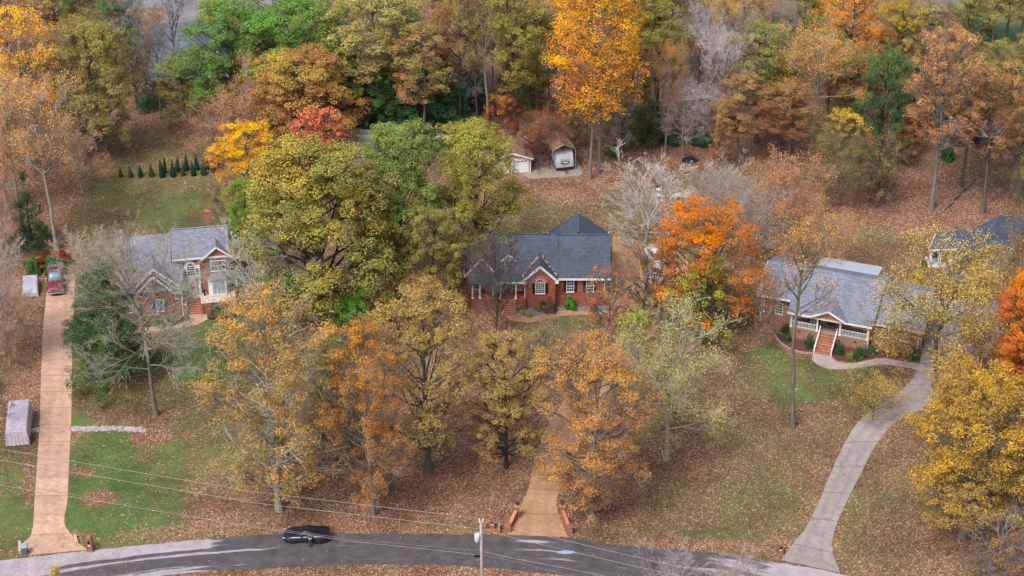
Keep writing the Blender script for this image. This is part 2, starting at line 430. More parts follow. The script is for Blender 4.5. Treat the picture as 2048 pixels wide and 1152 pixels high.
xs = np.concatenate([[-1500, -900, -500, -300, -200, -150], np.arange(-112, 112.1, 0.5), [150, 200, 300, 500, 900, 1500]])
ys = np.concatenate([[-300, 0, 80, 120], np.arange(140, 330.1, 0.5), [350, 400, 500, 700, 1000, 1600, 2400]])
gme, gX, gY = grid_mesh("ground", xs, ys, lambda x, y: x * 0.0, GROUND)
gpx, gpy = to_px(gX, np.maximum(gY, 60.0))
_c, _g, _h = cover_at(gpx, gpy, gX, gY)
for nm, arr in (("cover", _c), ("green", _g), ("hue", _h)):
    a = gme.attributes.new(nm, 'FLOAT', 'POINT'); a.data.foreach_set('value', arr.astype(np.float32))
tag(link("ground", gme), kind='structure')

# ------------------------------------------------------------------ paved surfaces
def resample(pts, n):
    P = np.array(pts, float); d = np.r_[0, np.cumsum(np.hypot(*np.diff(P, axis=0).T))]
    # Catmull-Rom-like smoothing by cubic interpolation on chord length
    t = np.linspace(0, d[-1], n); out = np.zeros((n, 2))
    m = np.gradient(P, d, axis=0)
    k = np.clip(np.searchsorted(d, t) - 1, 0, len(d) - 2)
    h = (d[k+1] - d[k]); u = ((t - d[k]) / h)[:, None]; h = h[:, None]
    return ((2*u**3-3*u**2+1)*P[k] + (u**3-2*u**2+u)*h*m[k] + (-2*u**3+3*u**2)*P[k+1] + (u**3-u**2)*h*m[k+1])
def ribbon(name, L, R, n, m, z, mat, thick=0.0, ragged=0.0):
    """pixel polylines of both edges -> a strip on the ground; attributes s (metres along) and t (0..1 across)"""
    Lw = resample([at(*p) for p in L], n); Rw = resample([at(*p) for p in R], n)
    if ragged:
        s_ = np.arange(n) * 0.7
        for W, sg, sd_ in ((Lw, 1, 3), (Rw, -1, 8)):
            w = (fbm(s_ * 0.6, s_ * 0 + 3.3, sd_) - 0.5) * 2 * ragged
            W += (Rw - Lw) / np.linalg.norm(Rw - Lw, axis=1)[:, None] * w[:, None]
    t = np.linspace(0, 1, m)
    G = Lw[:, None, :] * (1 - t)[None, :, None] + Rw[:, None, :] * t[None, :, None]
    mid = (Lw + Rw) / 2; s = np.r_[0, np.cumsum(np.hypot(*np.diff(mid, axis=0).T))]
    co = np.concatenate([G.reshape(-1, 2), np.full((n * m, 1), z)], 1)
    i = np.arange((n - 1) * (m - 1)); r, c = i // (m - 1), i % (m - 1); a = r * m + c
    q = np.stack([a, a + 1, a + m + 1, a + m], 1)
    # make the faces look up
    p0, p1, p2 = co[q[0][0]], co[q[0][1]], co[q[0][2]]
    if np.cross(p1 - p0, p2 - p0)[2] < 0: q = q[:, ::-1]
    me = quad_mesh(name, co, q, mat, attrs={"s": ('POINT', np.repeat(s, m)), "t": ('POINT', np.tile(t, n))})
    return me, co
def road_mat():
    m, nt, out = newmat("patched_asphalt")
    light = geo_attr(nt, "light"); t = geo_attr(nt, "t"); s = geo_attr(nt, "s")
    o = objco(nt)
    cx = N(nt, "ShaderNodeCombineXYZ")
    nt.links.new(math_(nt, 'MULTIPLY', s, 0.10), cx.inputs[0]); nt.links.new(math_(nt, 'MULTIPLY', t, 7.0), cx.inputs[1])
    streak = noise(nt, cx.outputs[0], 1.6, 5, 0.6)
    fine = noise(nt, o, 9.0, 5, 0.75); med = noise(nt, o, 0.8, 4, 0.6)
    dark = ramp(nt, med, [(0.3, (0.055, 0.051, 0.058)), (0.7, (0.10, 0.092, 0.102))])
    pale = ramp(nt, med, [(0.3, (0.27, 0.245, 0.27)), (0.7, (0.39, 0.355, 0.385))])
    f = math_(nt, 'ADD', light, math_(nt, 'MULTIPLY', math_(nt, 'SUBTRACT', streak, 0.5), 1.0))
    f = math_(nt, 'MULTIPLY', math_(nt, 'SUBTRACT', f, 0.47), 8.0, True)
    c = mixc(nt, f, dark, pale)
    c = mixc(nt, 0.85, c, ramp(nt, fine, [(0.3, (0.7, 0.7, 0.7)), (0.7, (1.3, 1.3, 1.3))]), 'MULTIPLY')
    princ(nt, out, c, 0.5, 0.45); return m
def concrete_mat(name, base, joint=3.0, stain=(0.7, 0.62, 0.58), track=0.0):
    m, nt, out = newmat(name)
    o = objco(nt); s = geo_attr(nt, "s"); t = geo_attr(nt, "t")
    n1 = noise(nt, o, 0.35, 5, 0.65); n2 = noise(nt, o, 8.0, 5, 0.7); n3 = noise(nt, o, 1.6, 5, 0.65)
    c = ramp(nt, n1, [(0.3, tuple(x * 0.82 for x in base)), (0.7, tuple(min(1, x * 1.14) for x in base))])
    c = mixc(nt, 0.6, c, ramp(nt, n3, [(0.35, stain), (0.55, (1, 1, 1))]), 'MULTIPLY')
    c = mixc(nt, 0.5, c, ramp(nt, n2, [(0.3, (0.8, 0.8, 0.8)), (0.7, (1.15, 1.15, 1.15))]), 'MULTIPLY')
    # per-slab tone and a saw-cut joint
    k = math_(nt, 'DIVIDE', s, joint)
    wn_ = N(nt, "ShaderNodeTexWhiteNoise", noise_dimensions='1D'); nt.links.new(math_(nt, 'FLOOR', k), wn_.inputs['W'])
    c = mixc(nt, 0.6, c, ramp(nt, wn_.outputs['Value'], [(0, (0.84, 0.83, 0.82)), (1, (1.1, 1.1, 1.1))]), 'MULTIPLY')
    j = math_(nt, 'LESS_THAN', math_(nt, 'FRACT', k), 0.045)
    c = mixc(nt, math_(nt, 'MULTIPLY', j, 0.45), c, tuple(x * 0.35 for x in base))
    if track:
        tr = math_(nt, 'ABSOLUTE', math_(nt, 'SUBTRACT', math_(nt, 'ABSOLUTE', math_(nt, 'SUBTRACT', t, 0.5)), 0.2))
        f = math_(nt, 'MULTIPLY', math_(nt, 'SUBTRACT', 0.14, tr), 5.0 * track, True)
        c = mixc(nt, math_(nt, 'MULTIPLY', f, n1), c, tuple(x * 0.5 for x in base))
    princ(nt, out, c, 0.85, 0.25); return m
ROAD = road_mat()
SAND = concrete_mat("sandy_concrete", (0.49, 0.325, 0.235), 3.3, (0.66, 0.58, 0.54), 0.5)
TANC = concrete_mat("tan_stained_concrete", (0.40, 0.245, 0.15), 4.2, (0.72, 0.6, 0.5), 0.8)
GREYC = concrete_mat("grey_purple_concrete", (0.31, 0.275, 0.268), 5.0, (0.62, 0.59, 0.60), 0.9)
PALEC = concrete_mat("pale_grey_path_concrete", (0.42, 0.35, 0.33), 1.5)

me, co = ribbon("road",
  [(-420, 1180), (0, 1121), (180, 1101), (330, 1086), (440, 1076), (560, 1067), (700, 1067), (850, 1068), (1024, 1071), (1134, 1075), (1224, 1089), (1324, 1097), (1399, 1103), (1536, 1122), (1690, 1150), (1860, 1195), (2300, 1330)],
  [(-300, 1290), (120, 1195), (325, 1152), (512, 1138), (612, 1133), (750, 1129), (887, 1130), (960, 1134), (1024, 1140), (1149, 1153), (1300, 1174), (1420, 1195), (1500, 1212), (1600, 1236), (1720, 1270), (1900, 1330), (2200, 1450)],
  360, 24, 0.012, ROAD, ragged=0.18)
px, py = to_px(co[:, 0], co[:, 1])
tt = np.tile(np.linspace(0, 1, 24), 360)
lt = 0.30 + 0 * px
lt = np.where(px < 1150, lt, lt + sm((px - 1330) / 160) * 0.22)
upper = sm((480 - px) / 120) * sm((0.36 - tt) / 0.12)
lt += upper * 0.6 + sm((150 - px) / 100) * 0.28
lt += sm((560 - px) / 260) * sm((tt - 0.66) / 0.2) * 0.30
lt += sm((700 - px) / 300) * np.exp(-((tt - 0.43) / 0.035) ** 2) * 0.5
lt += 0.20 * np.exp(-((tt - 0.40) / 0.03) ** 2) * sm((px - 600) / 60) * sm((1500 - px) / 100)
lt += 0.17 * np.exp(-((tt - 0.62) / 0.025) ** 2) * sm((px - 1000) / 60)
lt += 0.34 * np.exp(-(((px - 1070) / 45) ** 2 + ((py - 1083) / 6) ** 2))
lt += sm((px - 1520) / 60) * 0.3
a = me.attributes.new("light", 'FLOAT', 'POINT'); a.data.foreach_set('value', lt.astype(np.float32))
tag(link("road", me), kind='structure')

me, _ = ribbon("driveway", [(97, 548), (92, 600), (86, 660), (82, 760), (79, 850), (74, 930), (69, 1000), (65, 1055), (60, 1074), (46, 1086), (46, 1112)],
               [(150, 548), (149, 600), (145, 660), (144, 760), (142, 850), (138, 930), (135, 1000), (132, 1055), (146, 1073), (153, 1083), (176, 1100)], 90, 8, 0.02, SAND)
tag(link("driveway", me), kind='structure')
me, _ = ribbon("driveway", [(1226, 470), (1224, 520), (1218, 600), (1200, 680), (1160, 760), (1115, 820), (1082, 880), (1066, 935), (1054, 985), (1040, 1015), (1026, 1045), (1014, 1070)],
               [(1380, 500), (1370, 560), (1330, 640), (1260, 720), (1215, 790), (1180, 850), (1158, 885), (1143, 925), (1124, 968), (1113, 1010), (1124, 1045), (1136, 1074)], 110, 8, 0.02, TANC)
tag(link("driveway", me), kind='structure')
me, _ = ribbon("driveway", [(1860, 600), (1850, 680), (1810, 775), (1760, 808), (1720, 840), (1690, 885), (1660, 950), (1635, 1010), (1605, 1065), (1580, 1095), (1562, 1120)],
               [(2010, 600), (1990, 690), (1905, 775), (1835, 822), (1785, 850), (1752, 890), (1720, 950), (1690, 1010), (1668, 1065), (1663, 1090), (1680, 1146)], 110, 8, 0.022, GREYC)
tag(link("driveway", me), kind='structure')
# front paths
me, _ = ribbon("path", [(1222, 622), (1180, 622), (1120, 622), (1090, 627), (1065, 633), (1048, 632), (1038, 624), (1032, 616)],
               [(1222, 630), (1180, 630), (1125, 632), (1095, 638), (1062, 645), (1030, 643), (1012, 634), (1004, 618)], 60, 5, 0.03, TANC)
tag(link("path", me), kind='structure')
me, _ = ribbon("path", [(1660, 712), (1672, 722), (1700, 727), (1730, 722), (1760, 717), (1800, 722), (1845, 730), (1880, 742)],
               [(1626, 706), (1626, 722), (1650, 736), (1690, 739), (1735, 733), (1762, 729), (1800, 733), (1840, 742), (1880, 760)][:9], 60, 5, 0.03, PALEC)
tag(link("path", me), kind='structure')
me, _ = ribbon("path", [(403, 626), (418, 634), (402, 646), (370, 655), (330, 660), (280, 668), (220, 670)],
               [(377, 628), (380, 638), (365, 646), (340, 650), (310, 652), (270, 656), (220, 658)], 60, 5, 0.03, SAND)
tag(link("path", me), kind='structure')

def flat(name, pts, z, mat, **kw):
    P = [(*at(*p), z) for p in pts]
    o = MB().poly(P).obj(name, mat, fix=False)
    if o.data.polygons[0].normal.z < 0: o.data.flip_normals()
    return tag(o, **kw)
ASPH = plain("far_asphalt", (0.20, 0.19, 0.21), 0.8, var=0.2, scale=0.4)
PUDDLE = plain("blue_marking_paint", (0.24, 0.34, 0.56), 0.6, var=0.25, scale=5)
def ragged_flat(name, cx, cy, rx, ry, z, mat, n=40, j=0.25, seed=1, **kw):
    r = random.Random(seed); pts = []
    for k in range(n):
        t = 2 * math.pi * k / n; q = 1 + r.uniform(-j, j)
        pts.append((cx + rx * q * math.cos(t), cy + ry * q * math.sin(t)))
    return flat(name, pts, z, mat, **kw)
ragged_flat("paint_mark", 1131, 1104.5, 18, 3.6, 0.018, PUDDLE, label="bright blue paint mark sprayed on the dark road", cat="paint mark")
flat("far_road", [(240, -30), (640, -30), (640, 14), (420, 20), (400, 60), (320, 60), (330, 16), (240, 14)], 0.015, ASPH, kind='structure')
GRAVEL = plain("grey_gravel", (0.17, 0.165, 0.19), 0.95, var=0.5, scale=14)
MULCH = plain("dark_red_mulch", (0.10, 0.045, 0.035), 0.95, var=0.6, scale=9)
DIRT = plain("grey_dirt", (0.26, 0.22, 0.19), 0.95, var=0.3, scale=2)
flat("gravel_bed", [(1035, 608), (1046, 613), (1108, 615), (1215, 611), (1218, 621), (1120, 621), (1088, 626), (1066, 632), (1050, 631), (1040, 624)], 0.014, GRAVEL, kind='structure')
flat("mulch_bed", [(1522, 660), (1560, 668), (1625, 686), (1624, 704), (1600, 704), (1570, 692), (1548, 672), (1522, 665)], 0.014, MULCH, kind='structure')
flat("mulch_bed", [(1662, 690), (1735, 700), (1840, 712), (1838, 720), (1760, 715), (1730, 720), (1700, 725), (1674, 720), (1664, 711)], 0.014, MULCH, kind='structure')
flat("dirt_yard", [(1040, 345), (1068, 312), (1150, 308), (1165, 345), (1160, 352), (1060, 358)], 0.014, DIRT, kind='structure')
flat("far_field", [(1900, 0), (2100, -10), (2100, 80), (1990, 78), (1940, 60)], 0.014, plain("far_green_grass", (0.10, 0.15, 0.06), 0.95, var=0.25, scale=1), kind='structure')

# fallen leaves lying loose: small real blades, denser where the ground is covered
def leaf_quads(C, nrm, size, rng, asp=0.6):
    n = len(C)
    t = rng.normal(size=(n, 3)); t -= (t * nrm).sum(1)[:, None] * nrm
    t /= np.linalg.norm(t, axis=1)[:, None] + 1e-9
    b = np.cross(nrm, t)
    s = size[:, None] * 0.5
    co = np.stack([C + t * s, C + b * s * asp, C - t * s, C - b * s * asp], 1).reshape(-1, 3)
    return co, np.arange(4 * n).reshape(n, 4)
rng = np.random.default_rng(11)
n = 60000
qx = rng.uniform(-20, 2068, n); qy = rng.uniform(500, 1165, n)
w0 = (qy - 300) / 850
keep = rng.random(n) < w0; qx, qy = qx[keep], qy[keep]
XY = np.array([at(a_, b_) for a_, b_ in zip(qx, qy)])
cv, gr, hu = cover_at(qx, qy, XY[:, 0], XY[:, 1])
onroad = (qy > 1066) & (qy < 1150) & (qx > 300)
cv = np.where(onroad, 0.10, cv)
keep = rng.random(len(qx)) < cv * 0.95 + 0.06
XY, cv, hu = XY[keep], cv[keep], hu[keep]
C = np.concatenate([XY, rng.uniform(0.035, 0.09, (len(XY), 1))], 1)
nr = rng.normal(size=(len(C), 3)) * 0.28 + np.array([0, 0, 1.0]); nr /= np.linalg.norm(nr, axis=1)[:, None]
co, q = leaf_quads(C, nr, rng.uniform(0.08, 0.15, len(C)), rng, 0.7)
me = quad_mesh("fallen_leaves", co, q, LEAF, attrs={"mixv": ('FACE', np.clip(hu * 0.9 + rng.normal(0, 0.25, len(C)), 0, 1)), "bri": ('FACE', rng.beta(1.6, 1.8, len(C)))})
o = tag(link("fallen_leaves", me), kind='stuff', label="loose brown and pink leaves fallen over the lawns and road", cat="leaves")
o['c1'] = (0.50, 0.26, 0.20); o['c2'] = (0.34, 0.21, 0.105)
# ------------------------------------------------------------------ tree kit
def frusta(segs, sides):
    """segs: list of (p0, p1, r0, r1) -> verts, quads"""
    A = np.array([s[0] for s in segs]); B = np.array([s[1] for s in segs])
    ra = np.array([s[2] for s in segs]); rb = np.array([s[3] for s in segs])
    d = B - A; d /= np.linalg.norm(d, axis=1)[:, None] + 1e-9
    h = np.where(np.abs(d[:, 2:3]) > 0.9, np.array([[1., 0, 0]]), np.array([[0, 0, 1.]]))
    u = np.cross(d, h); u /= np.linalg.norm(u, axis=1)[:, None]; v = np.cross(d, u)
    th = np.arange(sides) * 2 * math.pi / sides
    ring = u[:, None, :] * np.cos(th)[None, :, None] + v[:, None, :] * np.sin(th)[None, :, None]
    V = np.concatenate([A[:, None, :] + ring * ra[:, None, None], B[:, None, :] + ring * rb[:, None, None]], 1)
    k = np.arange(sides); k2 = (k + 1) % sides
    q = np.stack([k, k2, sides + k2, sides + k], 1)
    Q = q[None] + (np.arange(len(segs)) * 2 * sides)[:, None, None]
    return V.reshape(-1, 3), Q.reshape(-1, 4)
def wood_mesh(name, groups):
    """groups: list of (segs, sides)"""
    Vs, Qs, b = [], [], 0
    for segs, sides in groups:
        if not segs: continue
        V, Q = frusta(segs, sides); Vs.append(V); Qs.append(Q + b); b += len(V)
    return quad_mesh(name, np.concatenate(Vs), np.concatenate(Qs)[:, ::-1], BARK, True)
def vadd(a, b, k=1.0): return (a[0]+b[0]*k, a[1]+b[1]*k, a[2]+b[2]*k)
def vnorm(a):
    l = math.sqrt(a[0]*a[0]+a[1]*a[1]+a[2]*a[2]) or 1; return (a[0]/l, a[1]/l, a[2]/l)
def path(r, p, q, n, wig, sag=0.0, r0=0.2, r1=0.05):
    """crooked limb from p to q as segments"""
    L = math.dist(p, q); out = []; prev = p
    off = [0, 0, 0]
    for i in range(1, n + 1):
        t = i / n
        for k in range(3): off[k] += r.gauss(0, wig * L / n)
        f = math.sin(math.pi * t)
        c = (p[0]+(q[0]-p[0])*t + off[0]*f, p[1]+(q[1]-p[1])*t + off[1]*f, p[2]+(q[2]-p[2])*t + off[2]*f + sag*L*f)
        out.append((prev, c, r0+(r1-r0)*(i-1)/n, r0+(r1-r0)*t)); prev = c
    return out
def blades(name, C, nrm, size, mixv, bri, rng, asp=0.62):
    co, q = leaf_quads(C, nrm, size, rng, asp)
    return quad_mesh(name, co, q, LEAF, attrs={"mixv": ('FACE', np.clip(mixv, 0, 1)), "bri": ('FACE', np.clip(bri, 0, 1))})

def crown_tree(seed, H=20.0, R=6.0, base=0.28, lobes=22, lr=(1.7, 2.5), clumps=16, leaves=42, leaf=0.30, cr=0.75,
               shape='round', bark_vis=1.0, tr=0.32, fill=0.35, gap=0.0, droop=0.0, bare_twigs=0):
    """trunk with limbs running to foliage lobes; every lobe is covered with leaf clumps"""
    r = random.Random(seed); rng = np.random.default_rng(seed)
    cz0, cz1 = H * base, H * 0.985
    L = []
    for i in range(lobes):
        t = (i + 0.5) / lobes
        z = cz0 + (cz1 - cz0) * (t ** (0.9 if shape != 'cone' else 1.3))
        u = (z - cz0) / (cz1 - cz0)
        if shape == 'round': prof = math.sqrt(max(0.05, 1 - ((u - 0.42) / 0.62) ** 2))
        elif shape == 'tall': prof = min(1.0, 0.55 + 0.9 * math.sin(math.pi * min(1, u * 0.95 + 0.05)) * 0.6) * (1 if u < 0.75 else 1 - (u - 0.75) * 2.6)
        elif shape == 'spread': prof = min(1.0, 0.75 + 0.35 * u) * math.sqrt(max(0.04, 1 - max(0, (u - 0.45) / 0.57) ** 2))
        elif shape == 'cone': prof = (1 - u) * 0.95 + 0.08
        else: prof = 1 - 0.7 * u
        a = i * 2.39996 + r.uniform(-0.4, 0.4)
        rr = R * prof
        q = rr * r.uniform(0.52, 0.86) if r.random() > 0.25 else rr * r.uniform(0.1, 0.5)
        s = r.uniform(*lr) * (1 if shape != 'cone' else (1.15 - 0.75 * u))
        zz = min(z, H - s * 0.55)
        L.append((q * math.cos(a), q * math.sin(a), zz, s))
    segs_t, segs_m, segs_f = [], [], []
    top = (r.uniform(-.4, .4), r.uniform(-.4, .4), H * 0.86)
    trunk = path(r, (0, 0, -0.15), top, 9, 0.05, 0, tr, tr * 0.18)
    s0 = trunk[0]; trunk[0] = (s0[0], s0[1], tr * 1.55, s0[3]); segs_t += trunk
    def on_trunk(z):
        for s_ in trunk:
            if s_[1][2] >= z: 
                f = (z - s_[0][2]) / max(1e-3, s_[1][2] - s_[0][2]); return tuple(s_[0][k] + (s_[1][k] - s_[0][k]) * f for k in range(3)), s_[2] + (s_[3]-s_[2]) * f
        return trunk[-1][1], trunk[-1][3]
    C, NR, SZ, MV, BR = [], [], [], [], []
    for (x, y, z, s) in L:
        d = math.hypot(x, y)
        zj = max(H * base * 0.8, z - d * (0.75 if shape != 'cone' else -0.05) - s * 0.4); zj = min(zj, H * 0.8)
        o, tr_ = on_trunk(zj)
        lim = path(r, o, (x, y, z), 5, 0.10, -0.05, min(tr_ * 0.65, 0.16), 0.045)
        segs_m += lim
        lobev = r.uniform(0, 1); nc = max(4, int(clumps * (s / 2.0) ** 2))
        for k in range(nc):
            while True:
                dv = vnorm((r.gauss(0, 1), r.gauss(0, 1), r.gauss(0.35, 1)))
                out = dv[0] * x / (d + .5) + dv[1] * y / (d + .5) + dv[2] * 0.8
                if out > -0.35 or r.random() < fill: break
            rad = s * r.uniform(0.72, 1.08) if r.random() > 0.2 else s * r.uniform(0.3, 0.7)
            c = (x + dv[0] * rad, y + dv[1] * rad, z + dv[2] * rad * 0.82 - droop * rad)
            if c[2] > H: c = (c[0], c[1], H - r.uniform(0, .4))
            if r.random() < 0.6 or bare_twigs: segs_f += path(r, lim[r.randint(2, 4)][1], c, 3, 0.1, 0, 0.035, 0.012)
            if r.random() < gap: continue
            m = max(3, int(leaves * r.uniform(0.6, 1.35)))
            g = rng.normal(size=(m, 3)); g /= np.linalg.norm(g, axis=1)[:, None]
            rad_ = cr * r.uniform(0.7, 1.3) * rng.uniform(0.35, 1.0, (m, 1)) ** 0.6
            P = np.array(c) + g * rad_ * np.array([1, 1, 0.75])
            nn = g * 0.5 + np.array(dv) * 0.6 + np.array([0, 0, 0.45]) + rng.normal(size=(m, 3)) * 0.55
            nn /= np.linalg.norm(nn, axis=1)[:, None]
            C.append(P); NR.append(nn); SZ.append(leaf * rng.uniform(0.65, 1.35, m))
            h = (c[2] - cz0) / (H - cz0)
            MV.append(np.clip(0.15 + 0.50 * h + 0.85 * (lobev - 0.5) + r.uniform(-.25, .25) + rng.normal(0, 0.12, m), 0, 1))
            BR.append(np.clip(0.42 + 0.25 * (r.random() - 0.5) + rng.normal(0, 0.2, m), 0, 1))
        for _ in range(bare_twigs):
            dv = vnorm((x / (d + .3) + r.gauss(0, .6), y / (d + .3) + r.gauss(0, .6), r.gauss(0.2, .5)))
            e = vadd((x, y, z), dv, s * r.uniform(0.9, 1.5)); pth = path(r, lim[r.randint(1, 4)][1], e, 4, 0.13, 0, 0.06, 0.02)
            segs_f += pth
            for _ in range(3): segs_f += path(r, pth[r.randint(1, 3)][1], vadd(e, (r.gauss(0, .8), r.gauss(0, .8), r.gauss(0, .7))), 2, 0.1, 0, 0.03, 0.012)
    C, NR, SZ, MV, BR = map(np.concatenate, (C, NR, SZ, MV, BR))
    wood = wood_mesh("trunk_mesh", [(segs_t, 10), (segs_m, 6), (segs_f, 3)])
    return dict(H=H, R=R, trunk=wood, crown=blades("crown_mesh", C, NR, SZ, MV, BR, rng))

def bare_tree(seed, H=18.0, R=6.0, prim=15, base=0.22, ang=(75, 30), depth=4, wig=0.10, up=0.05, tr=0.3, fork=0.55, kids=(0, 6, 5, 4), tips_leaf=0,
              leaf=0.26, tipn=3, rmin=0.016, prof='round', lenk=(1, 1, 0.5, 0.42, 0.45), leafmask=None):
    r = random.Random(seed); rng = np.random.default_rng(seed)
    big, mid, fine, tips = [], [], [], []
    def grow(p, d, L, rad, lvl):
        n = 5 if lvl <= 1 else (4 if lvl == 2 else 3); step = L / n; nodes = [(p, d, rad)]
        for i in range(n):
            d = vnorm((d[0] + r.gauss(0, wig), d[1] + r.gauss(0, wig), d[2] + r.gauss(0, wig) + up))
            q = vadd(p, d, step); r1 = max(rmin, rad * 0.78)
            (big if rad > 0.09 else mid if rad > 0.035 else fine).append((p, q, rad, r1)); p, rad = q, r1
            nodes.append((p, d, rad))
        if lvl >= depth: tips.append((p, d)); return
        k = kids[lvl] if lvl < len(kids) else 4
        for j in range(k):
            t = r.uniform(0.22, 1.0); idx = min(n - 1, int(t * n)); P, D, Rr = nodes[idx]; P2 = nodes[idx + 1][0]
            f = t * n - idx; o = tuple(P[m] + (P2[m] - P[m]) * f for m in range(3))
            a = math.radians(r.uniform(22, 55)); rnd = vnorm((r.gauss(0, 1), r.gauss(0, 1), r.gauss(0, 1)))
            cx = vnorm((D[1]*rnd[2]-D[2]*rnd[1], D[2]*rnd[0]-D[0]*rnd[2], D[0]*rnd[1]-D[1]*rnd[0]))
            dd = vnorm((D[0]*math.cos(a)+cx[0]*math.sin(a), D[1]*math.cos(a)+cx[1]*math.sin(a), D[2]*math.cos(a)+cx[2]*math.sin(a)))
            grow(o, dd, L * lenk[lvl+1] * r.uniform(0.7, 1.25) * (1.15 - 0.45 * t), max(rmin, Rr * 0.6), lvl + 1)
        tips.append((p, d))
    top = (r.uniform(-.5, .5), r.uniform(-.5, .5), H * fork)
    trunk = path(r, (0, 0, -0.15), top, 8, 0.05, 0, tr, tr * 0.55)
    s0 = trunk[0]; trunk[0] = (s0[0], s0[1], tr * 1.5, s0[3]); big += trunk
    for i in range(prim):
        t = (i + 0.5) / prim; z = H * (base + (fork - base) * t)
        s_ = next((s for s in trunk if s[1][2] >= z), trunk[-1]); f = (z - s_[0][2]) / (s_[1][2] - s_[0][2])
        o = tuple(s_[0][k] + (s_[1][k] - s_[0][k]) * min(1, f) for k in range(3))
        el = math.radians(90 - (ang[0] + (ang[1] - ang[0]) * t) + r.uniform(-8, 8)); az = i * 2.39996 + r.uniform(-.4, .4)
        d = (math.cos(el) * math.cos(az), math.cos(el) * math.sin(az), math.sin(el))
        reach = (R / max(0.35, math.cos(el))) * 0.78
        if d[2] > 0.2: reach = min(reach, (H - z) / d[2] * 0.80)
        grow(o, d, reach * r.uniform(0.85, 1.05), tr * (0.42 if t < 0.7 else 0.5), 1)
    hi = max(p[0][2] for p in tips); k = H / hi if hi > H else 1.0
    def sc(l): return [((a[0], a[1], a[2]*k), (b[0], b[1], b[2]*k), x, y) for a, b, x, y in l]
    big, mid, fine = sc(big), sc(mid), sc(fine)
    out = dict(H=min(H, hi), R=R, trunk=wood_mesh("trunk_mesh", [(big, 8), (mid, 4)]), twigs=wood_mesh("twig_mesh", [(fine, 3)]))
    if tips_leaf:
        T = [t for t in tips if r.random() < tips_leaf and (leafmask is None or leafmask(t[0][2] / H, r))]
        P = np.repeat(np.array([(t[0][0], t[0][1], t[0][2]*k) for t in T]), tipn, 0) + rng.normal(size=(len(T) * tipn, 3)) * 0.33
        nn = rng.normal(size=P.shape) * 0.8 + np.array([0, 0, 0.6]); nn /= np.linalg.norm(nn, axis=1)[:, None]
        m = len(P); cl = np.repeat(rng.random(len(T)), tipn)
        out['crown'] = blades("crown_mesh", P, nn, leaf * rng.uniform(0.6, 1.3, m), np.clip(0.2 + 0.55 * P[:, 2] / H + 0.4 * (cl - 0.5) + rng.normal(0, .15, m), 0, 1), np.clip(rng.normal(0.52, 0.22, m), 0, 1), rng)
    return out

KIT = {
 'oak':   [crown_tree(s, 20, 6.4, 0.18, 62, (1.3, 2.1), 20, 84, 0.168, 0.66, 'round') for s in (1, 2, 3)],
 'dome':  [crown_tree(s, 18, 6.0, 0.18, 52, (1.0, 1.6), 21, 78, 0.152, 0.58, 'spread', gap=0.04) for s in (11, 12)],
 'tall':  [crown_tree(s, 25, 4.2, 0.38, 36, (1.0, 1.7), 19, 74, 0.175, 0.64, 'tall', tr=0.26) for s in (21, 22, 23)],
 'open':  [crown_tree(s, 24, 7.4, 0.14, 64, (1.1, 1.9), 20, 66, 0.155, 0.64, 'spread', tr=0.27, gap=0.10, fill=0.5, bare_twigs=2) for s in (31, 32, 33)],
 'poplar': [crown_tree(s, 30, 6.2, 0.33, 70, (1.0, 1.8), 17, 34, 0.20, 0.85, 'tall', tr=0.21, gap=0.06, fill=0.6) for s in (41, 42)],
 'cedar': [crown_tree(s, 16, 4.6, 0.08, 46, (1.1, 1.9), 18, 84, 0.15, 0.58, 'cone', tr=0.26, droop=0.25) for s in (51, 52)],
 'small': [crown_tree(s, 9, 3.8, 0.16, 28, (0.8, 1.4), 20, 72, 0.145, 0.44, 'round', tr=0.15) for s in (61, 62)],
 'smallopen': [crown_tree(s, 8, 3.8, 0.16, 28, (0.8, 1.3), 16, 40, 0.135, 0.48, 'spread', tr=0.13, gap=0.12, bare_twigs=3) for s in (71, 72)],
 'forked': [bare_tree(s, 18, 6.4, 18, 0.14, (84, 18), 4, 0.12, 0.03, 0.2, 0.55, (0, 7, 6, 5), tips_leaf=0.45, tipn=8, leaf=0.15, rmin=0.012) for s in (131, 132)],
 'fan':   [bare_tree(s, 13, 5.0, 15, 0.12, a, 4, 0.055, 0.05, 0.17, 0.36, (0, 8, 7, 6), prof='fan', rmin=0.0125) for s, a in ((81, (62, 8)), (82, (48, 6)), (83, (74, 10)))],
 'limbs': [bare_tree(s, 20, 7.0, 15, 0.24, (86, 16), 4, 0.085, 0.035, 0.21, 0.66, (0, 8, 7, 5), rmin=0.0115, lenk=(1, 1, 0.55, 0.5, 0.5)) for s in (91, 92)],
 'high': [crown_tree(s, 24, 6.6, 0.42, 46, (1.1, 1.9), 20, 62, 0.155, 0.64, 'spread', tr=0.30, gap=0.10, fill=0.5, bare_twigs=2) for s in (141, 142)],
 'sparse': [bare_tree(s, 22, 5.6, 18, 0.42, (62, 20), 4, 0.10, 0.05, 0.26, 0.74, (0, 6, 5, 4), tips_leaf=0.6, tipn=8, leaf=0.145, rmin=0.013) for s in (101, 102, 103)],
 'thin':  [bare_tree(s, 24, 5.2, 13, 0.52, (55, 16), 4, 0.12, 0.05, 0.24, 0.80, (0, 6, 5, 4), tips_leaf=0.22, tipn=7, leaf=0.15, rmin=0.013) for s in (121, 122)],
 'wisp':  [bare_tree(s, 12, 4.6, 16, 0.10, (65, 15), 4, 0.10, 0.04, 0.13, 0.45, (0, 6, 6, 4), tips_leaf=0.45, tipn=6, leaf=0.14, rmin=0.011) for s in (111, 112)],
}
gold = (.64, .34, .09); orange = (.60, .27, .10); rust = (.50, .20, .085); tan = (.46, .30, .14); olive = (.27, .25, .075)
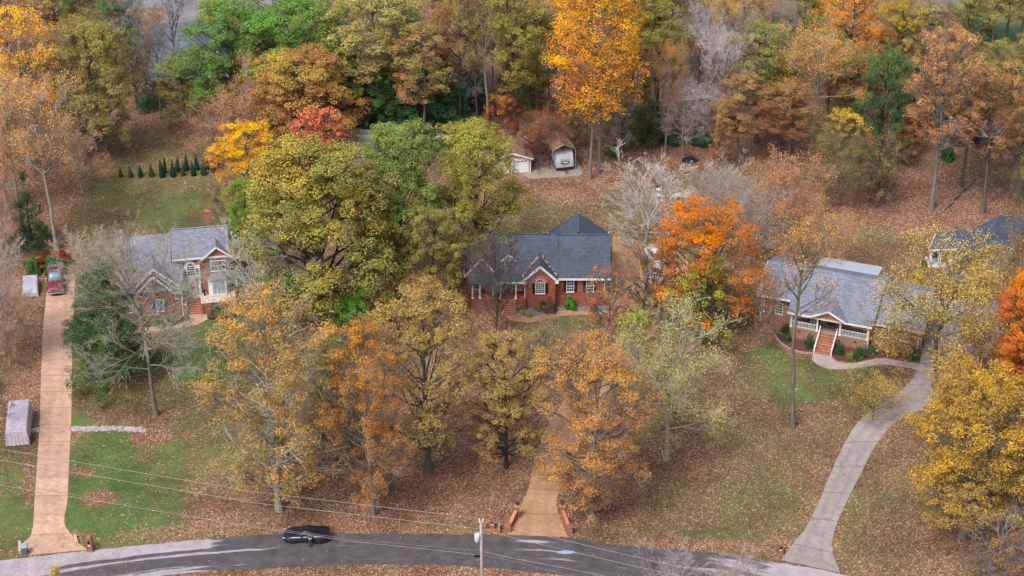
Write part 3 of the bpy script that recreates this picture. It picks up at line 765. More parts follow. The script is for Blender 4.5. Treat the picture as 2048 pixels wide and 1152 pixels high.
ygreen = (.40, .40, .09); green = (.17, .30, .08); mgreen = (.13, .22, .07); dgreen = (.055, .12, .05); red = (.62, .15, .06); pink = (.55, .24, .17)
yellow = (.74, .47, .12); brown = (.30, .17, .085); salmon = (.62, .30, .17); otan = (.35, .30, .115); dbrown = (.17, .10, .06); teal = (.07, .16, .09)
hot = (.64, .23, .08); bright = (.20, .42, .08); paleyel = (.80, .62, .16); maroon = (.22, .07, .05); dolive = (.15, .15, .06)
GREYB = (.30, .27, .25); PALEB = (.50, .48, .41); DARKB = (.085, .07, .062); PINKB = (.46, .40, .385); MIDB = (.2, .17, .145); LAVB = (.40, .36, .38)
NAMES = dict(oak='oak_tree', dome='maple_tree', tall='forest_tree', open='open_oak_tree', poplar='poplar_tree', cedar='evergreen_tree',
             small='small_tree', smallopen='small_tree', fan='bare_tree', limbs='bare_tree', sparse='thin_leaved_tree', thin='thin_leaved_tree', forked='thin_leaved_tree', high='open_oak_tree', wisp='understory_tree')
_cnt = {}
def T(kind, bx, by, top, w, c1, c2, label, bark=GREYB, group=None, var=None, twig=None, rot=None, thick=1.0, cat='tree'):
    """plant a surveyed tree: base pixel (ground point), crown top row, crown width in the photograph"""
    X, Y = at(bx, by)
    Hm = hz(X, Y, top); Wm = w / scale_at(Y, Hm * 0.6)
    i = _cnt.get(kind, 0); _cnt[kind] = i + 1
    K = KIT[kind][(i if var is None else var) % len(KIT[kind])]
    root = thing(NAMES[kind], label, cat, (X, Y, 0), (i * 77 + 31) % 360 if rot is None else rot, group)
    wf = {'oak': 1.02, 'open': 1.06, 'high': 1.06, 'dome': 1.02, 'tall': 1.1, 'poplar': 1.08, 'fan': 1.05, 'limbs': 0.95, 'wisp': 1.05, 'cedar': 1.05}.get(kind, 1.0)
    sxy, sz = Wm / 2 / K['R'] * wf, Hm / K['H']
    root.scale = (sxy, sxy, sz)
    t = link("trunk", K['trunk'], root); t['c1'] = tuple(v * (0.95 if kind == 'fan' else 0.68) for v in bark)
    if 'twigs' in K:
        t2 = link("twigs", K['twigs'], root); t2['c1'] = tuple(v * (1.0 if kind in ('fan', 'limbs') else 0.8) for v in (twig or bark))
    if 'crown' in K:
        c = link("crown", K['crown'], root); c['c1'] = c1; c['c2'] = c2
    return root

FRONT = 'autumn trees on the front lawns above the road'
# --- trees on the front lawns, near to far
T('open', 558, 1020, 592, 330, (.64, .31, .12), (.33, .31, .12), "big orange-topped oak with pale forked limbs above the black sports car", PALEB, FRONT, 0)
T('open', 748, 1030, 645, 215, (.62, .23, .08), (.40, .27, .11), "rust orange oak right of the black sports car, with a grey trunk near the road", GREYB, FRONT, 1)
T('dome', 855, 945, 588, 265, (.52, .33, .14), (.36, .30, .12), "rounded tan-olive oak with a dark trunk, below the middle brick house", MIDB, FRONT, 0)
T('small', 676, 940, 700, 150, olive, mgreen, "small olive green tree tucked between the orange-topped and rust oaks", MIDB, FRONT)
T('open', 1012, 935, 672, 195, (.52, .36, .14), (.40, .30, .12), "olive-tan oak with a dark straight trunk left of the middle driveway", DARKB, FRONT, 2)
T('open', 1183, 1035, 692, 290, orange, tan, "orange-gold spreading oak on the right edge of the middle driveway", GREYB, FRONT, 0, rot=200)
T('forked', 1332, 920, 622, 310, (.44, .40, .14), (.38, .28, .12), "yellow-green oak with pale twisting limbs and a leaning dark trunk", PALEB, FRONT, 1, rot=80)
T('limbs', 312, 830, 445, 330, None, None, "large leafless tree with greenish pale limbs before the left brick house", (.27, .26, .21), None, 0, twig=(.36, .335, .275))
T('fan', 222, 640, 442, 190, None, None, "pale tan leafless fan-shaped tree spreading over the left house's lavender-grey roof", (.36, .33, .26), var=1, twig=(.46, .41, .335))
T('cedar', 185, 690, 550, 110, (.075, .14, .055), dgreen, "dark green cedar overhanging the sandy driveway's right side", DARKB)
T('cedar', 234, 762, 522, 200, (.085, .15, .06), dgreen, "dark green cedar with a reddish trunk beside the left driveway", (.22, .12, .09))
T('fan', 538, 655, 440, 225, None, None, "pale leafless fan-shaped tree at the right end of the left brick house", (.56, .56, .48), var=0, twig=(.56, .56, .51))
T('oak', 648, 655, 296, 325, (.50, .34, .10), (.23, .28, .09), "huge green and gold oak with a thick dark trunk left of the middle house", DARKB, var=0)
T('oak', 760, 600, 410, 120, (.40, .35, .10), mgreen, "green lower oak pressed against the right side of the huge green and gold oak", DARKB, var=2)
T('oak', 806, 575, 254, 215, (.30, .35, .11), (.18, .25, .08), "leafy green oak behind the middle house, left of the olive-gold one", MIDB, var=1)
T('oak', 955, 560, 252, 200, (.44, .38, .10), olive, "olive-gold oak standing just behind the left part of the middle house", MIDB, var=2)
T('dome', 868, 640, 420, 150, otan, olive, "brownish olive tree below the leafy green oak, left of the middle house", MIDB)
T('oak', 497, 520, 362, 95, (.34, .40, .09), green, "bright yellow-green tree behind the right end of the left house", MIDB, var=1)
T('fan', 990, 665, 434, 160, None, None, "dense grey leafless vase-shaped tree in front of the middle house porch", (.09, .078, .07), var=1, twig=(.17, .155, .155))
T('wisp', 838, 665, 536, 180, orange, tan, "thin orange-leaved tree left of the middle house porch", GREYB, var=0)
T('small', 712, 700, 596, 125, bright, green, "round bright green tree behind the rust orange oak", MIDB)
T('smallopen', 1090, 760, 660, 110, otan, olive, "low olive tree on the lawn below the middle house's curved path", GREYB)
T('fan', 1290, 492, 300, 200, None, None, "big pale grey leafless spreading tree right behind the middle house", (.46, .46, .38), var=2, twig=(.60, .56, .53))
T('dome', 1405, 660, 412, 262, (.74, .18, .05), (.42, .25, .08), "bright red-orange rounded tree beside the parked white cars", GREYB, var=0, rot=120)
T('small', 1400, 690, 520, 180, (.45, .32, .07), mgreen, "green and yellow lower tree under the bright red-orange one", GREYB)
T('smallopen', 1215, 690, 540, 120, orange, rust, "small orange tree at the right corner of the middle house", GREYB)
T('smallopen', 1285, 650, 495, 120, rust, tan, "grey twiggy tree over the tan driveway beside the white cars", GREYB, twig=(.3, .27, .24))
T('smallopen', 1322, 640, 505, 90, orange, tan, "thin rust-orange tree hiding the white cars beside the middle house", GREYB)
T('small', 1262, 790, 622, 130, ygreen, olive, "yellow-green bushy tree above the orange-gold spreading oak", PALEB)
T('thin', 1585, 855, 425, 200, gold, orange, "tall straight thinly leaved tree in front of the right porch house", (.27, .24, .2), var=0, twig=(.3, .25, .22))
T('forked', 1868, 775, 478, 285, (.66, .46, .12), (.44, .34, .12), "broad yellow forked tree beside the grey driveway at the right house", (.16, .14, .12), var=1, twig=(.25, .2, .15))
T('wisp', 1745, 838, 735, 120, yellow, otan, "low yellow-leaved sapling left of the grey driveway", MIDB)
T('oak', 1925, 1072, 745, 275, (.60, .32, .08), (.36, .29, .10), "large gold and olive oak right of the grey driveway", GREYB, FRONT, 1)
T('open', 2045, 1070, 770, 230, (.42, .37, .11), (.44, .28, .10), "yellow-green oak at the right edge behind the black dog", GREYB, FRONT, 2)
T('smallopen', 1990, 1190, 1040, 190, tan, brown, "low brown-leaved tree in the bottom right corner", GREYB)
T('oak', 2042, 800, 555, 165, (.82, .24, .06), orange, "fiery orange tree at the right edge above the gold and olive oak", DARKB, var=2)
T('forked', 1955, 745, 570, 190, gold, tan, "thin golden tree between the forked yellow tree and the fiery orange one", MIDB, var=2)
T('small', 1828, 615, 545, 62, yellow, ygreen, "small yellow bush-like tree at the back corner of the right porch house", MIDB)
T('wisp', 1960, 600, 480, 170, yellow, otan, "bushy yellow tree in front of the white-posted outbuilding", MIDB, var=1)
T('wisp', 2040, 640, 400, 120, tan, brown, "grey-brown twiggy tree at the right edge beside the outbuilding", MIDB, twig=(.3, .25, .22))
T('smallopen', 2045, 470, 300, 90, otan, olive, "olive tree behind the outbuilding roof at the right edge", MIDB)
T('smallopen', 1530, 700, 560, 70, rust, orange, "small rust-leaved tree at the left corner of the right porch house", GREYB)
# left border
T('fan', -8, 720, 440, 190, None, None, "pinkish grey leafless tree at the left edge above the covered trailer", PINKB, var=0, twig=(.46, .36, .33), rot=10)
T('wisp', 20, 730, 560, 110, pink, tan, "pale twiggy tree between the left edge and the sandy driveway", PINKB, var=0, twig=(.42, .34, .31))
T('limbs', -30, 900, 690, 150, None, None, "dark leafless tree leaning in over the covered trailer at the left edge", DARKB, None, 1, twig=DARKB)
T('sparse', 114, 500, 130, 190, (.78, .43, .17), (.50, .33, .18), "tall pale-trunked tree behind the red pickup truck", (.42, .38, .33), var=1, twig=PINKB)
T('sparse', 48, 490, 160, 150, (.66, .38, .18), tan, "second tall pale tree left of the one behind the pickup truck", (.36, .31, .27), var=2, twig=PINKB)
T('cedar', 66, 495, 340, 80, teal, dgreen, "dark hemlock between the two tall pale trees on the left", DARKB)
T('wisp', 165, 385, 230, 130, tan, pink, "bare pinkish tree at the left end of the back lawn", PINKB, var=1, twig=PINKB)
T('wisp', 10, 520, 350, 100, pink, brown, "leafless pinkish understory tree at the left edge above the covered boat", PINKB, var=0, twig=PINKB)
T('dome', 60, 330, 24, 235, (.86, .48, .10), (.60, .32, .14), "broad yellow-orange tree in the upper left corner", PINKB, var=1)
T('dome', 15, 420, 120, 150, (.76, .42, .16), salmon, "pink-orange tree below the broad yellow-orange one at the left edge", PINKB, var=0)
T('oak', 196, 318, 45, 185, (.38, .31, .11), otan, "big olive-brown tree above the left back lawn", MIDB, var=0)
T('smallopen', 175, 190, 36, 90, rust, orange, "rust tree peeking over the big olive-brown one", MIDB)
# around the blue roofed house
T('limbs', 322, 238, 20, 120, None, None, "grey leafless tree left of the blue-roofed brick house window", (.26, .23, .21), None, 0, twig=(.3, .27, .25))
T('limbs', 357, 205, -30, 160, None, None, "dark leafless tree in front of the blue roof", (.13, .1, .09), None, 1, twig=(.24, .21, .2))
T('cedar', 300, 218, 150, 60, dgreen, teal, "dark round evergreen beside the blue-roofed house wall", DARKB)
T('dome', 370, 250, 115, 130, (.33, .36, .12), olive, "yellow-green tree in front of the blue-roofed house", MIDB, var=0)
T('oak', 470, 250, 10, 210, (.20, .34, .09), mgreen, "big mid green tree right of the blue roof, left one of two", MIDB, var=1)
T('oak', 610, 260, 5, 230, (.20, .36, .09), mgreen, "big mid green tree right of the blue roof, right one of two", MIDB, var=2)
T('oak', 612, 318, 106, 235, (.52, .34, .11), (.42, .24, .11), "large orange-brown dome tree above the pink-red tree", MIDB, var=0)
T('wisp', 500, 330, 125, 140, orange, salmon, "orange-topped thin tree left of the large orange-brown dome", PINKB, var=0, twig=PINKB)
T('wisp', 425, 310, 210, 110, pink, tan, "bare pinkish tree at the back of the arborvitae row", PINKB, var=1, twig=PINKB)
T('small', 640, 400, 222, 150, (.80, .24, .17), (.5, .2, .12), "pink-red rounded tree above the huge green and gold oak", MIDB)
T('dome', 505, 440, 250, 170, (.95, .55, .06), gold, "glowing yellow tree at the right end of the back lawn", MIDB, var=1)
T('smallopen', 460, 470, 350, 90, orange, tan, "low orange-brown tree beneath the glowing yellow one", GREYB)
# --- forest behind: large recognisable trees
W = 'forest trees behind the houses'
T('tall', 757, 280, -40, 185, (.44, .37, .13), otan, "tall tan-green forest tree with a straight grey trunk over the grey-roofed shed", (.22, .2, .2), W, 0)
T('cedar', 770, 292, 120, 130, mgreen, dgreen, "dark green evergreen behind the grey-roofed shed, leftmost of three", DARKB, W)
T('cedar', 835, 285, 20, 150, teal, dgreen, "dark green evergreen behind the navy shed, middle and tallest of three", DARKB, W)
T('cedar', 888, 268, 60, 130, dgreen, teal, "dark green evergreen behind the navy shed, rightmost of three", DARKB, W)
T('small', 715, 300, 175, 85, mgreen, olive, "dark olive tree between the orange-brown dome and the evergreens", DARKB, W)
T('tall', 845, 300, 45, 110, otan, tan, "tan tree leaning over the dark evergreens near the navy shed", GREYB, W, 1)
T('tall', 921, 268, -60, 110, (.38, .25, .1), brown, "brown forest tree with a long bare trunk right of the navy shed", (.2, .17, .15), W, 2)
T('sparse', 978, 278, -50, 130, otan, tan, "tan thin tree with a pale forking trunk above the small garage", (.4, .37, .3), W, 0, twig=(.38, .34, .28))
T('tall', 1035, 290, -30, 120, (.36, .30, .09), olive, "olive-gold forest tree between the small garage and the golden poplars", MIDB, W, 0)
T('small', 1005, 300, 190, 80, rust, maroon, "dark rust understory tree behind the small garage", MIDB, W)
T('tall', 1075, 262, 20, 90, otan, olive, "olive tree just left of the golden poplars", MIDB, W, 1)
T('poplar', 1179, 358, -70, 185, (.90, .46, .07), (.72, .38, .09), "brilliant golden poplar right of the carport, left one of the pair", (.33, .27, .25), None, 0)
T('poplar', 1197, 346, -60, 190, (.92, .48, .07), (.70, .37, .09), "brilliant golden poplar right of the carport, right one of the pair", (.3, .25, .23), None, 1)
T('wisp', 1098, 318, 205, 110, rust, maroon, "rust-red tree hanging over the carport roof", MIDB, W, 0)
T('smallopen', 1067, 334, 252, 90, (.46, .20, .10), maroon, "rust-brown small tree standing between the tan garage and the carport", MIDB, W)
T('smallopen', 1150, 300, 190, 90, gold, otan, "low gold tree between the carport and the poplars", MIDB, W)
T('smallopen', 1240, 310, 210, 90, otan, olive, "low olive tree right of the golden poplars' trunks", MIDB, W)
T('tall', 1315, 262, 5, 120, olive, (.24, .22, .08), "dark olive forest tree right of the golden poplars", DARKB, W, 2)
T('tall', 1262, 250, -50, 90, (.40, .30, .08), olive, "slim olive-gold tree pressed against the poplars' right side", MIDB, W, 0)
T('sparse', 1330, 305, 60, 90, orange, tan, "slender thin-leaved tree with a straight pale trunk behind the lawn", (.38, .33, .3), W, 1)
T('limbs', 1366, 316, 150, 120, None, None, "leafless tree with pale side limbs near the black brush pile", (.36, .36, .3), W, 0, twig=LAVB)
T('limbs', 1432, 300, 45, 165, None, None, "lavender-grey leafless tree in the forest, right of the dark olive tree", LAVB, W, 1, twig=(.62, .56, .60))
T('limbs', 1392, 260, -10, 130, None, None, "second lavender-grey leafless tree, at the top edge", LAVB, W, 0, twig=(.52, .47, .50))
T('sparse', 1450, 200, -20, 120, yellow, gold, "thin tree with yellow tips at the top edge over the leafless trees", GREYB, W, 2, twig=LAVB)
T('tall', 1512, 285, 44, 125, (.30, .32, .11), olive, "soft green rounded forest tree between the leafless and tan trees", MIDB, W, 1)
T('tall', 1478, 330, 150, 110, tan, brown, "brown-leaved understory tree below the soft green one", MIDB, W, 1)
T('small', 1440, 335, 240, 70, (.42, .26, .15), brown, "salmon-brown understory tree left of the brown-leaved one", MIDB, W, 0)
T('limbs', 1550, 230, -20, 90, None, None, "grey leafless tree at the top edge right of the soft green tree", GREYB, W, 1, twig=(.35, .31, .31))
T('sparse', 1618, 315, 52, 200, (.62, .38, .12), orange, "wide pale-limbed tree with tan and yellow leaves in the right forest", (.42, .4, .34), W, 0, twig=(.42, .36, .3))
T('small', 1680, 340, 225, 120, yellow, otan, "bright yellow low tree left of the dark green forest tree", MIDB, W)
T('dome', 1755, 330, 100, 120, mgreen, teal, "dark green leafy forest tree on the right", DARKB, W, 0)
T('dome', 1690, 190, -30, 190, hot, gold, "fiery orange tree at the top edge of the right forest", MIDB, W, 1)
T('small', 1640, 150, 5, 120, paleyel, gold, "pale yellow tree at the top edge before the fiery orange one", MIDB, W)
T('dome', 1790, 215, 0, 140, (.55, .36, .07), otan, "gold-olive tree right of the fiery orange one", MIDB, W, 0)
T('tall', 1600, 170, -20, 90, olive, mgreen, "green tree at the top edge left of the pale yellow one", MIDB, W, 2)
T('high', 1862, 418, 62, 200, salmon, (.44, .27, .13), "large salmon-orange tree with a tall leaning grey trunk", (.3, .27, .26), W, 2)
T('high', 1965, 425, 130, 170, (.55, .30, .14), brown, "salmon-brown tree right of the large leaning-trunk one", MIDB, W, 0)
T('tall', 1922, 372, 110, 110, otan, olive, "olive-brown tree behind the fallen log", MIDB, W, 0)
T('small', 1826, 305, 215, 60, (.66, .17, .05), rust, "small red-orange tree between the dark green and salmon trees", MIDB, W)
T('open', 2030, 330, 70, 150, otan, brown, "olive-tan tree at the upper right edge", MIDB, W, 1)
T('wisp', 1565, 470, 290, 150, salmon, orange, "leafless-looking tree with a few salmon leaves behind the right porch house", PINKB, None, 0, twig=(.42, .34, .31))
T('fan', 1432, 480, 300, 140, None, None, "grey leafless tree right of the white garden table", (.3, .3, .24), None, 1, twig=(.50, .45, .41))
T('fan', 1500, 530, 345, 130, None, None, "grey leafless tree behind the bright red-orange tree", (.28, .27, .24), None, 2, twig=(.4, .35, .33))
T('wisp', 1620, 560, 400, 150, gold, salmon, "twiggy tree with orange leaves at the back of the right porch house", PINKB, None, 1, twig=(.38, .31, .28))
T('wisp', 1680, 410, 290, 115, otan, dbrown, "dark brown-grey bushy tree at the edge of the right back lawn", MIDB, W, 0, twig=(.24, .21, .18))
T('smallopen', 1752, 415, 270, 120, otan, brown, "olive-brown tree with a slim dark trunk on the leafy bank", MIDB, W)
T('wisp', 1660, 380, 240, 110, brown, otan, "brown thicket tree behind the bushy one at the right back lawn", MIDB, W, 1)
# --- forest fill further back
fill = [
 ('tall', 20, 130, -60, 130, tan, brown, "tan forest tree in the far upper left corner"),
 ('tall', 118, 110, -50, 120, (.48,.32,.14), brown, "tan-brown forest tree at the top edge, second from the left corner"),
 ('wisp', 105, 145, 40, 100, PINKB, tan, "leafless pink-grey tree at the top left between tan trees"),
 ('tall', 178, 120, -60, 100, mgreen, olive, "grey-green forest tree at the top edge left of the darker green one"),
 ('dome', 250, 150, -20, 110, (.13,.24,.09), teal, "dark green forest tree at the top edge left of the leafless ones"),
 ('dome', 275, 215, 60, 90, mgreen, brown, "green-brown tree between the olive-brown tree and the blue-roofed house"),
 ('small', 440, 85, -10, 110, (.80,.50,.10), gold, "bright yellow-orange tree at the top edge above the blue roof's right end"),
 ('tall', 560, 120, -60, 120, green, olive, "olive tree at the top edge behind the green pair"),
 ('tall', 645, 170, -50, 120, rust, tan, "rust-tan tree at the top edge behind the green pair's right side"),
 ('tall', 700, 200, 0, 100, mgreen, otan, "brown tree at the top edge between the green pair and the tall tan-green tree"),
 ('cedar', 800, 210, -40, 130, teal, dgreen, "dark blue-green evergreen at the top edge behind the three evergreens"),
 ('tall', 875, 215, -50, 110, otan, tan, "tan-green tree at the top edge left of the long bare trunk"),
 ('cedar', 940, 230, 60, 100, dgreen, teal, "dark evergreen behind the long bare trunk"),
 ('tall', 955, 200, -70, 110, (.44,.28,.09), tan, "golden-brown tree at the top edge above the small garage"),
 ('tall', 1010, 190, -60, 100, (.3,.33,.12), olive, "olive-green tree at the top edge left of the golden poplars"),
 ('cedar', 1060, 230, 90, 90, dgreen, olive, "dark evergreen left of the golden poplars, low in the forest"),
 ('tall', 1130, 220, -50, 130, (.62,.36,.07), rust, "gold-brown tree hidden behind the golden poplars"),
 ('tall', 1250, 190, -60, 120, gold, otan, "gold tree at the top edge behind the poplars' right side"),
 ('cedar', 1290, 285, 150, 90, olive, dgreen, "dark evergreen at the forest edge right of the golden poplars"),
 ('tall', 1345, 170, -60, 110, (.28,.30,.11), olive, "olive tree at the top edge behind the dark olive one"),
 ('thin', 1390, 270, 60, 100, orange, brown, "orange-leaved understory tree among the leafless trees"),
 ('thin', 1300, 270, 60, 90, gold, otan, "gold-leaved understory tree behind the dark olive tree"),
 ('tall', 1480, 170, -60, 110, olive, brown, "olive-brown tree at the top edge behind the leafless ones"),
 ('tall', 1560, 290, 130, 90, mgreen, olive, "green-olive tree squeezed between the soft green and pale-limbed trees"),
 ('tall', 1575, 335, 160, 100, (.36, .24, .13), brown, "brown understory tree left of the pale-limbed one's trunk"),
 ('dome', 1700, 270, 100, 120, otan, brown, "olive-brown tree behind the dark green forest tree"),
 ('tall', 1840, 210, 10, 110, (.36,.33,.2), brown, "grey-olive tree at the top edge above the salmon-orange tree"),
 ('wisp', 1860, 120, -20, 110, tan, GREYB, "grey leafless-looking tree at the top edge right of the gold-olive one"),
 ('tall', 1925, 170, -20, 90, otan, dolive, "olive tree at the top edge left of the far green field"),
 ('sparse', 1983, 110, -60, 120, yellow, otan, "dark-trunked tree with yellow leaves before the far green field"),
 ('cedar', 1972, 88, 30, 50, dgreen, teal, "dark round evergreen at the foot of the tree before the far green field"),
 ('sparse', 2035, 100, -60, 110, gold, otan, "thin gold tree at the top right corner"),
 ('dome', 1990, 220, 85, 130, otan, olive, "olive dome tree below the far green field"),
 ('tall', 1945, 280, 130, 100, (.5,.3,.15), otan, "tan-salmon tree behind the low dark barn"),
 ('dome', 1790, 160, 20, 110, otan, brown, "olive-tan tree behind the gold-olive one at the top right"),
 ('tall', 1655, 240, 60, 90, otan, brown, "olive tree behind the pale-limbed tree's right side"),
 ('limbs', 285, 150, -30, 130, None, None, "grey bare forked tree screening the left end of the blue roof"),
 ('cedar', 815, 150, -40, 110, dgreen, teal, "dark evergreen high in the forest above the navy shed"),
 ('cedar', 720, 240, 60, 110, dgreen, mgreen, "dark evergreen between the orange-brown dome and the tall tan-green tree"),
 ('limbs', 955, 255, -10, 100, None, None, "pale leafless tree right of the long bare brown trunk"),
 ('cedar', 1045, 180, 20, 90, dgreen, teal, "dark evergreen behind the olive tree left of the golden poplars"),
 ('cedar', 1240, 250, 90, 90, dgreen, teal, "dark evergreen behind the right side of the golden poplars"),
 ('tall', 1280, 130, -60, 90, mgreen, olive, "green tree at the top edge above the dark olive forest tree"),
 ('limbs', 1375, 150, -50, 120, None, None, "tall pale bare tree at the top edge, middle of the leafless group"),
 ('limbs', 1410, 180, -20, 110, None, None, "pale bare tree within the leafless group above the salmon-brown tree"),
 ('limbs', 1480, 215, 0, 120, None, None, "pale bare tree between the leafless group and the soft green tree"),
 ('cedar', 1400, 120, -30, 100, olive, dgreen, "dark green tree deep behind the leafless group"),
 ('cedar', 1540, 170, 20, 90, olive, dgreen, "dark green tree deep behind the soft green rounded one"),
 ('limbs', 1590, 120, -50, 110, None, None, "grey bare tree at the top edge before the fiery orange one"),
 ('cedar', 1820, 260, 110, 100, mgreen, dgreen, "dark green tree between the gold-olive and salmon-orange trees"),
 ('limbs', 1830, 150, -30, 110, None, None, "grey bare tree at the top edge above the salmon-orange crown"),
 ('limbs', 1885, 140, -30, 110, None, None, "second grey bare tree at the top edge above the salmon-orange crown"),
 ('cedar', 1905, 250, 100, 90, mgreen, dgreen, "dark green tree behind the large salmon-orange tree"),
 ('tall', 1945, 80, -60, 80, olive, mgreen, "slim olive tree standing in the far green field, left"),
 ('tall', 2010, 90, -60, 80, otan, olive, "slim olive-tan tree standing in the far green field, right"),
 ('cedar', 2030, 210, 80, 100, mgreen, dgreen, "dark green tree at the right edge under the far green field"),
 ('cedar', 1700, 330, 200, 80, mgreen, dgreen, "dark green low tree between the bright yellow and dark green ones"),
 ('cedar', 60, 230, 90, 100, mgreen, dgreen, "dark green tree behind the broad yellow-orange one"),
 ('cedar', 145, 260, 140, 90, olive, dgreen, "dark green tree left of the big olive-brown tree's trunk"),
 ('limbs', 1236, 330, 150, 60, None, None, "slim leafless trunk at the lawn edge right of the golden poplars"),
 ('thin', 985, 250, 0, 80, tan, brown, "slender tan-leaved tree behind the small garage"),
 ('thin', 1100, 250, 0, 80, gold, brown, "slender tree rising behind the carport"),
 ('small', 1740, 380, 300, 90, mgreen, olive, "dark green low tree below the dark green forest tree"),
 ('small', 1800, 330, 250, 80, (.28,.2,.1), brown, "brown bushy tree left of the leaning grey trunk"),
]
for (k, bx, by, tp, w_, a_, b_, lab) in fill:
    T(k, bx, by, tp, w_, a_, b_, lab, LAVB if k == 'limbs' else MIDB if k != 'wisp' else GREYB, 'forest trees behind the houses', twig=(.42, .38, .38) if k == 'limbs' else (.34, .29, .27) if k in ('wisp', 'sparse', 'thin') else None)
# near the camera, below the lower edge of the view
T('small', 122, 1215, 1133, 42, yellow, ygreen, "yellow treetop poking into the picture beside the road at the bottom left", MIDB)
T('fan', 1345, 1262, 1096, 170, None, None, "bare grey treetop over the road at the bottom, left one of two", PINKB, var=0, twig=(.40, .36, .35))
T('fan', 1466, 1265, 1106, 150, None, None, "bare grey treetop over the road at the bottom, right one of two", PINKB, var=1, twig=(.44, .38, .36))

# --- shrubs
def shrub_mesh(seed, n, leaf, shape):
    n = int(n * 1.6); leaf *= 0.8
    r = np.random.default_rng(seed)
    if shape == 'cone':
        u = 1 - np.sqrt(r.random(n)); a = r.uniform(0, 2 * math.pi, n)
        rad = 0.5 * (1 - u) ** 0.8 * (0.86 + 0.16 * r.random(n)) * (0.75 + 0.25 * np.minimum(1, u * 8))
        P = np.stack([rad * np.cos(a), rad * np.sin(a), u], 1); g = np.stack([np.cos(a), np.sin(a), 0.3 + 0 * a], 1)
    else:
        g = r.normal(size=(n, 3)); g[:, 2] = np.abs(g[:, 2]) * (1) - 0.15; g /= np.linalg.norm(g, axis=1)[:, None]
        lump = 0.80 + 0.26 * np.sin(g[:, 0] * 4.3 + seed) * np.cos(g[:, 1] * 5.1 - seed) + 0.16 * np.sin(g[:, 2] * 7 + g[:, 0] * 3) + 0.10 * np.sin(g[:, 1] * 13)
        rad = 0.5 * lump * r.uniform(0.7, 1.0, n) ** 0.4
        P = g * rad[:, None]; P[:, 2] = P[:, 2] * 1.7 + 0.12
    nn = g + r.normal(size=(n, 3)) * 0.5; nn /= np.linalg.norm(nn, axis=1)[:, None]
    return blades("foliage_mesh", P, nn, leaf * r.uniform(.6, 1.4, n), np.clip(P[:, 2] * 0.6 + r.normal(0.25, .22, n), 0, 1), np.clip(r.normal(.42, .2, n), 0, 1), r)
SHR = [shrub_mesh(5, 2600, 0.075, 'round'), shrub_mesh(8, 2600, 0.075, 'round')]
CONE = [shrub_mesh(6, 3000, 0.06, 'cone')]
_k = [0]
def shrub(name, px, py, w, h, c1, c2, label, kind='round', group=None, cat='shrub', z=0.0):
    X, Y = at(px, py); s = scale_at(Y); _k[0] += 1
    root = thing(name, label, cat, (X, Y, z), (_k[0] * 67) % 360, group)
    Wm = w / s; Hm = h / (s * CP)
    root.scale = (Wm * (0.9 + 0.2 * math.sin(_k[0] * 3.1)), Wm * (0.9 + 0.2 * math.cos(_k[0] * 2.3)), Hm)
    root.rotation_euler[0] = 0.07 * math.sin(_k[0] * 5.7); root.rotation_euler[1] = 0.07 * math.cos(_k[0] * 4.1)
    st = MB().tube([(0, 0, -0.04), (0, 0, 0.45)], [0.035, 0.02], 6).obj("stem", BARK, root); st['c1'] = MIDB
    f = link("foliage", (CONE if kind == 'cone' else SHR)[_k[0] % (1 if kind == 'cone' else 2)], root)
    f['c1'] = c1; f['c2'] = c2; return root
arb = [(1128/4, 353, 20), (1216/4, 352, 22), (1299/4, 353, 31), (1318/4, 345, 28), (1385/4, 352, 28), (1421/4, 342, 25), (1463/4, 350, 25), (1494/4, 340, 28),
       (1550/4, 350, 24), (1579/4, 339, 28), (1630/4, 349, 26), (1664/4, 337, 24), (1710/4, 342, 18), (1743/4, 335, 22), (965/4, 353, 18), (1048/4, 353, 17)]
lab = ["sixth-lowest conical arborvitae, third from the left in the back lawn row", "fourth conical arborvitae from the left, brownish green", "tallest front conical arborvitae, fifth in the row",
       "conical arborvitae just behind the tallest front one", "conical arborvitae right of the tallest front one, front line", "back-line conical arborvitae above the front line's middle gap",
       "slightly brown conical arborvitae near the middle of the front line", "tall back-line conical arborvitae at the middle of the row", "short front-line conical arborvitae right of the row's middle",
       "tallest back-line conical arborvitae right of the middle", "last front-line conical arborvitae on the right", "back-line conical arborvitae second from the right end",
       "thin brownish arborvitae near the right end of the row", "rightmost conical arborvitae, under the glowing yellow tree", "thin brown leftmost arborvitae of the row", "thin brown arborvitae second from the left"]
lab[0] = "small green arborvitae, third from the left in the row on the back lawn"
for (x, y, h), l in zip(arb, lab):
    br = 'brown' in l
    shrub('arborvitae', x, y + 1, 14.5, h + 5, (.12, .13, .05) if br else (.035, .11, .065), (.10, .09, .05) if br else (.022, .075, .05), l, 'cone', 'conical arborvitae along the back lawn')
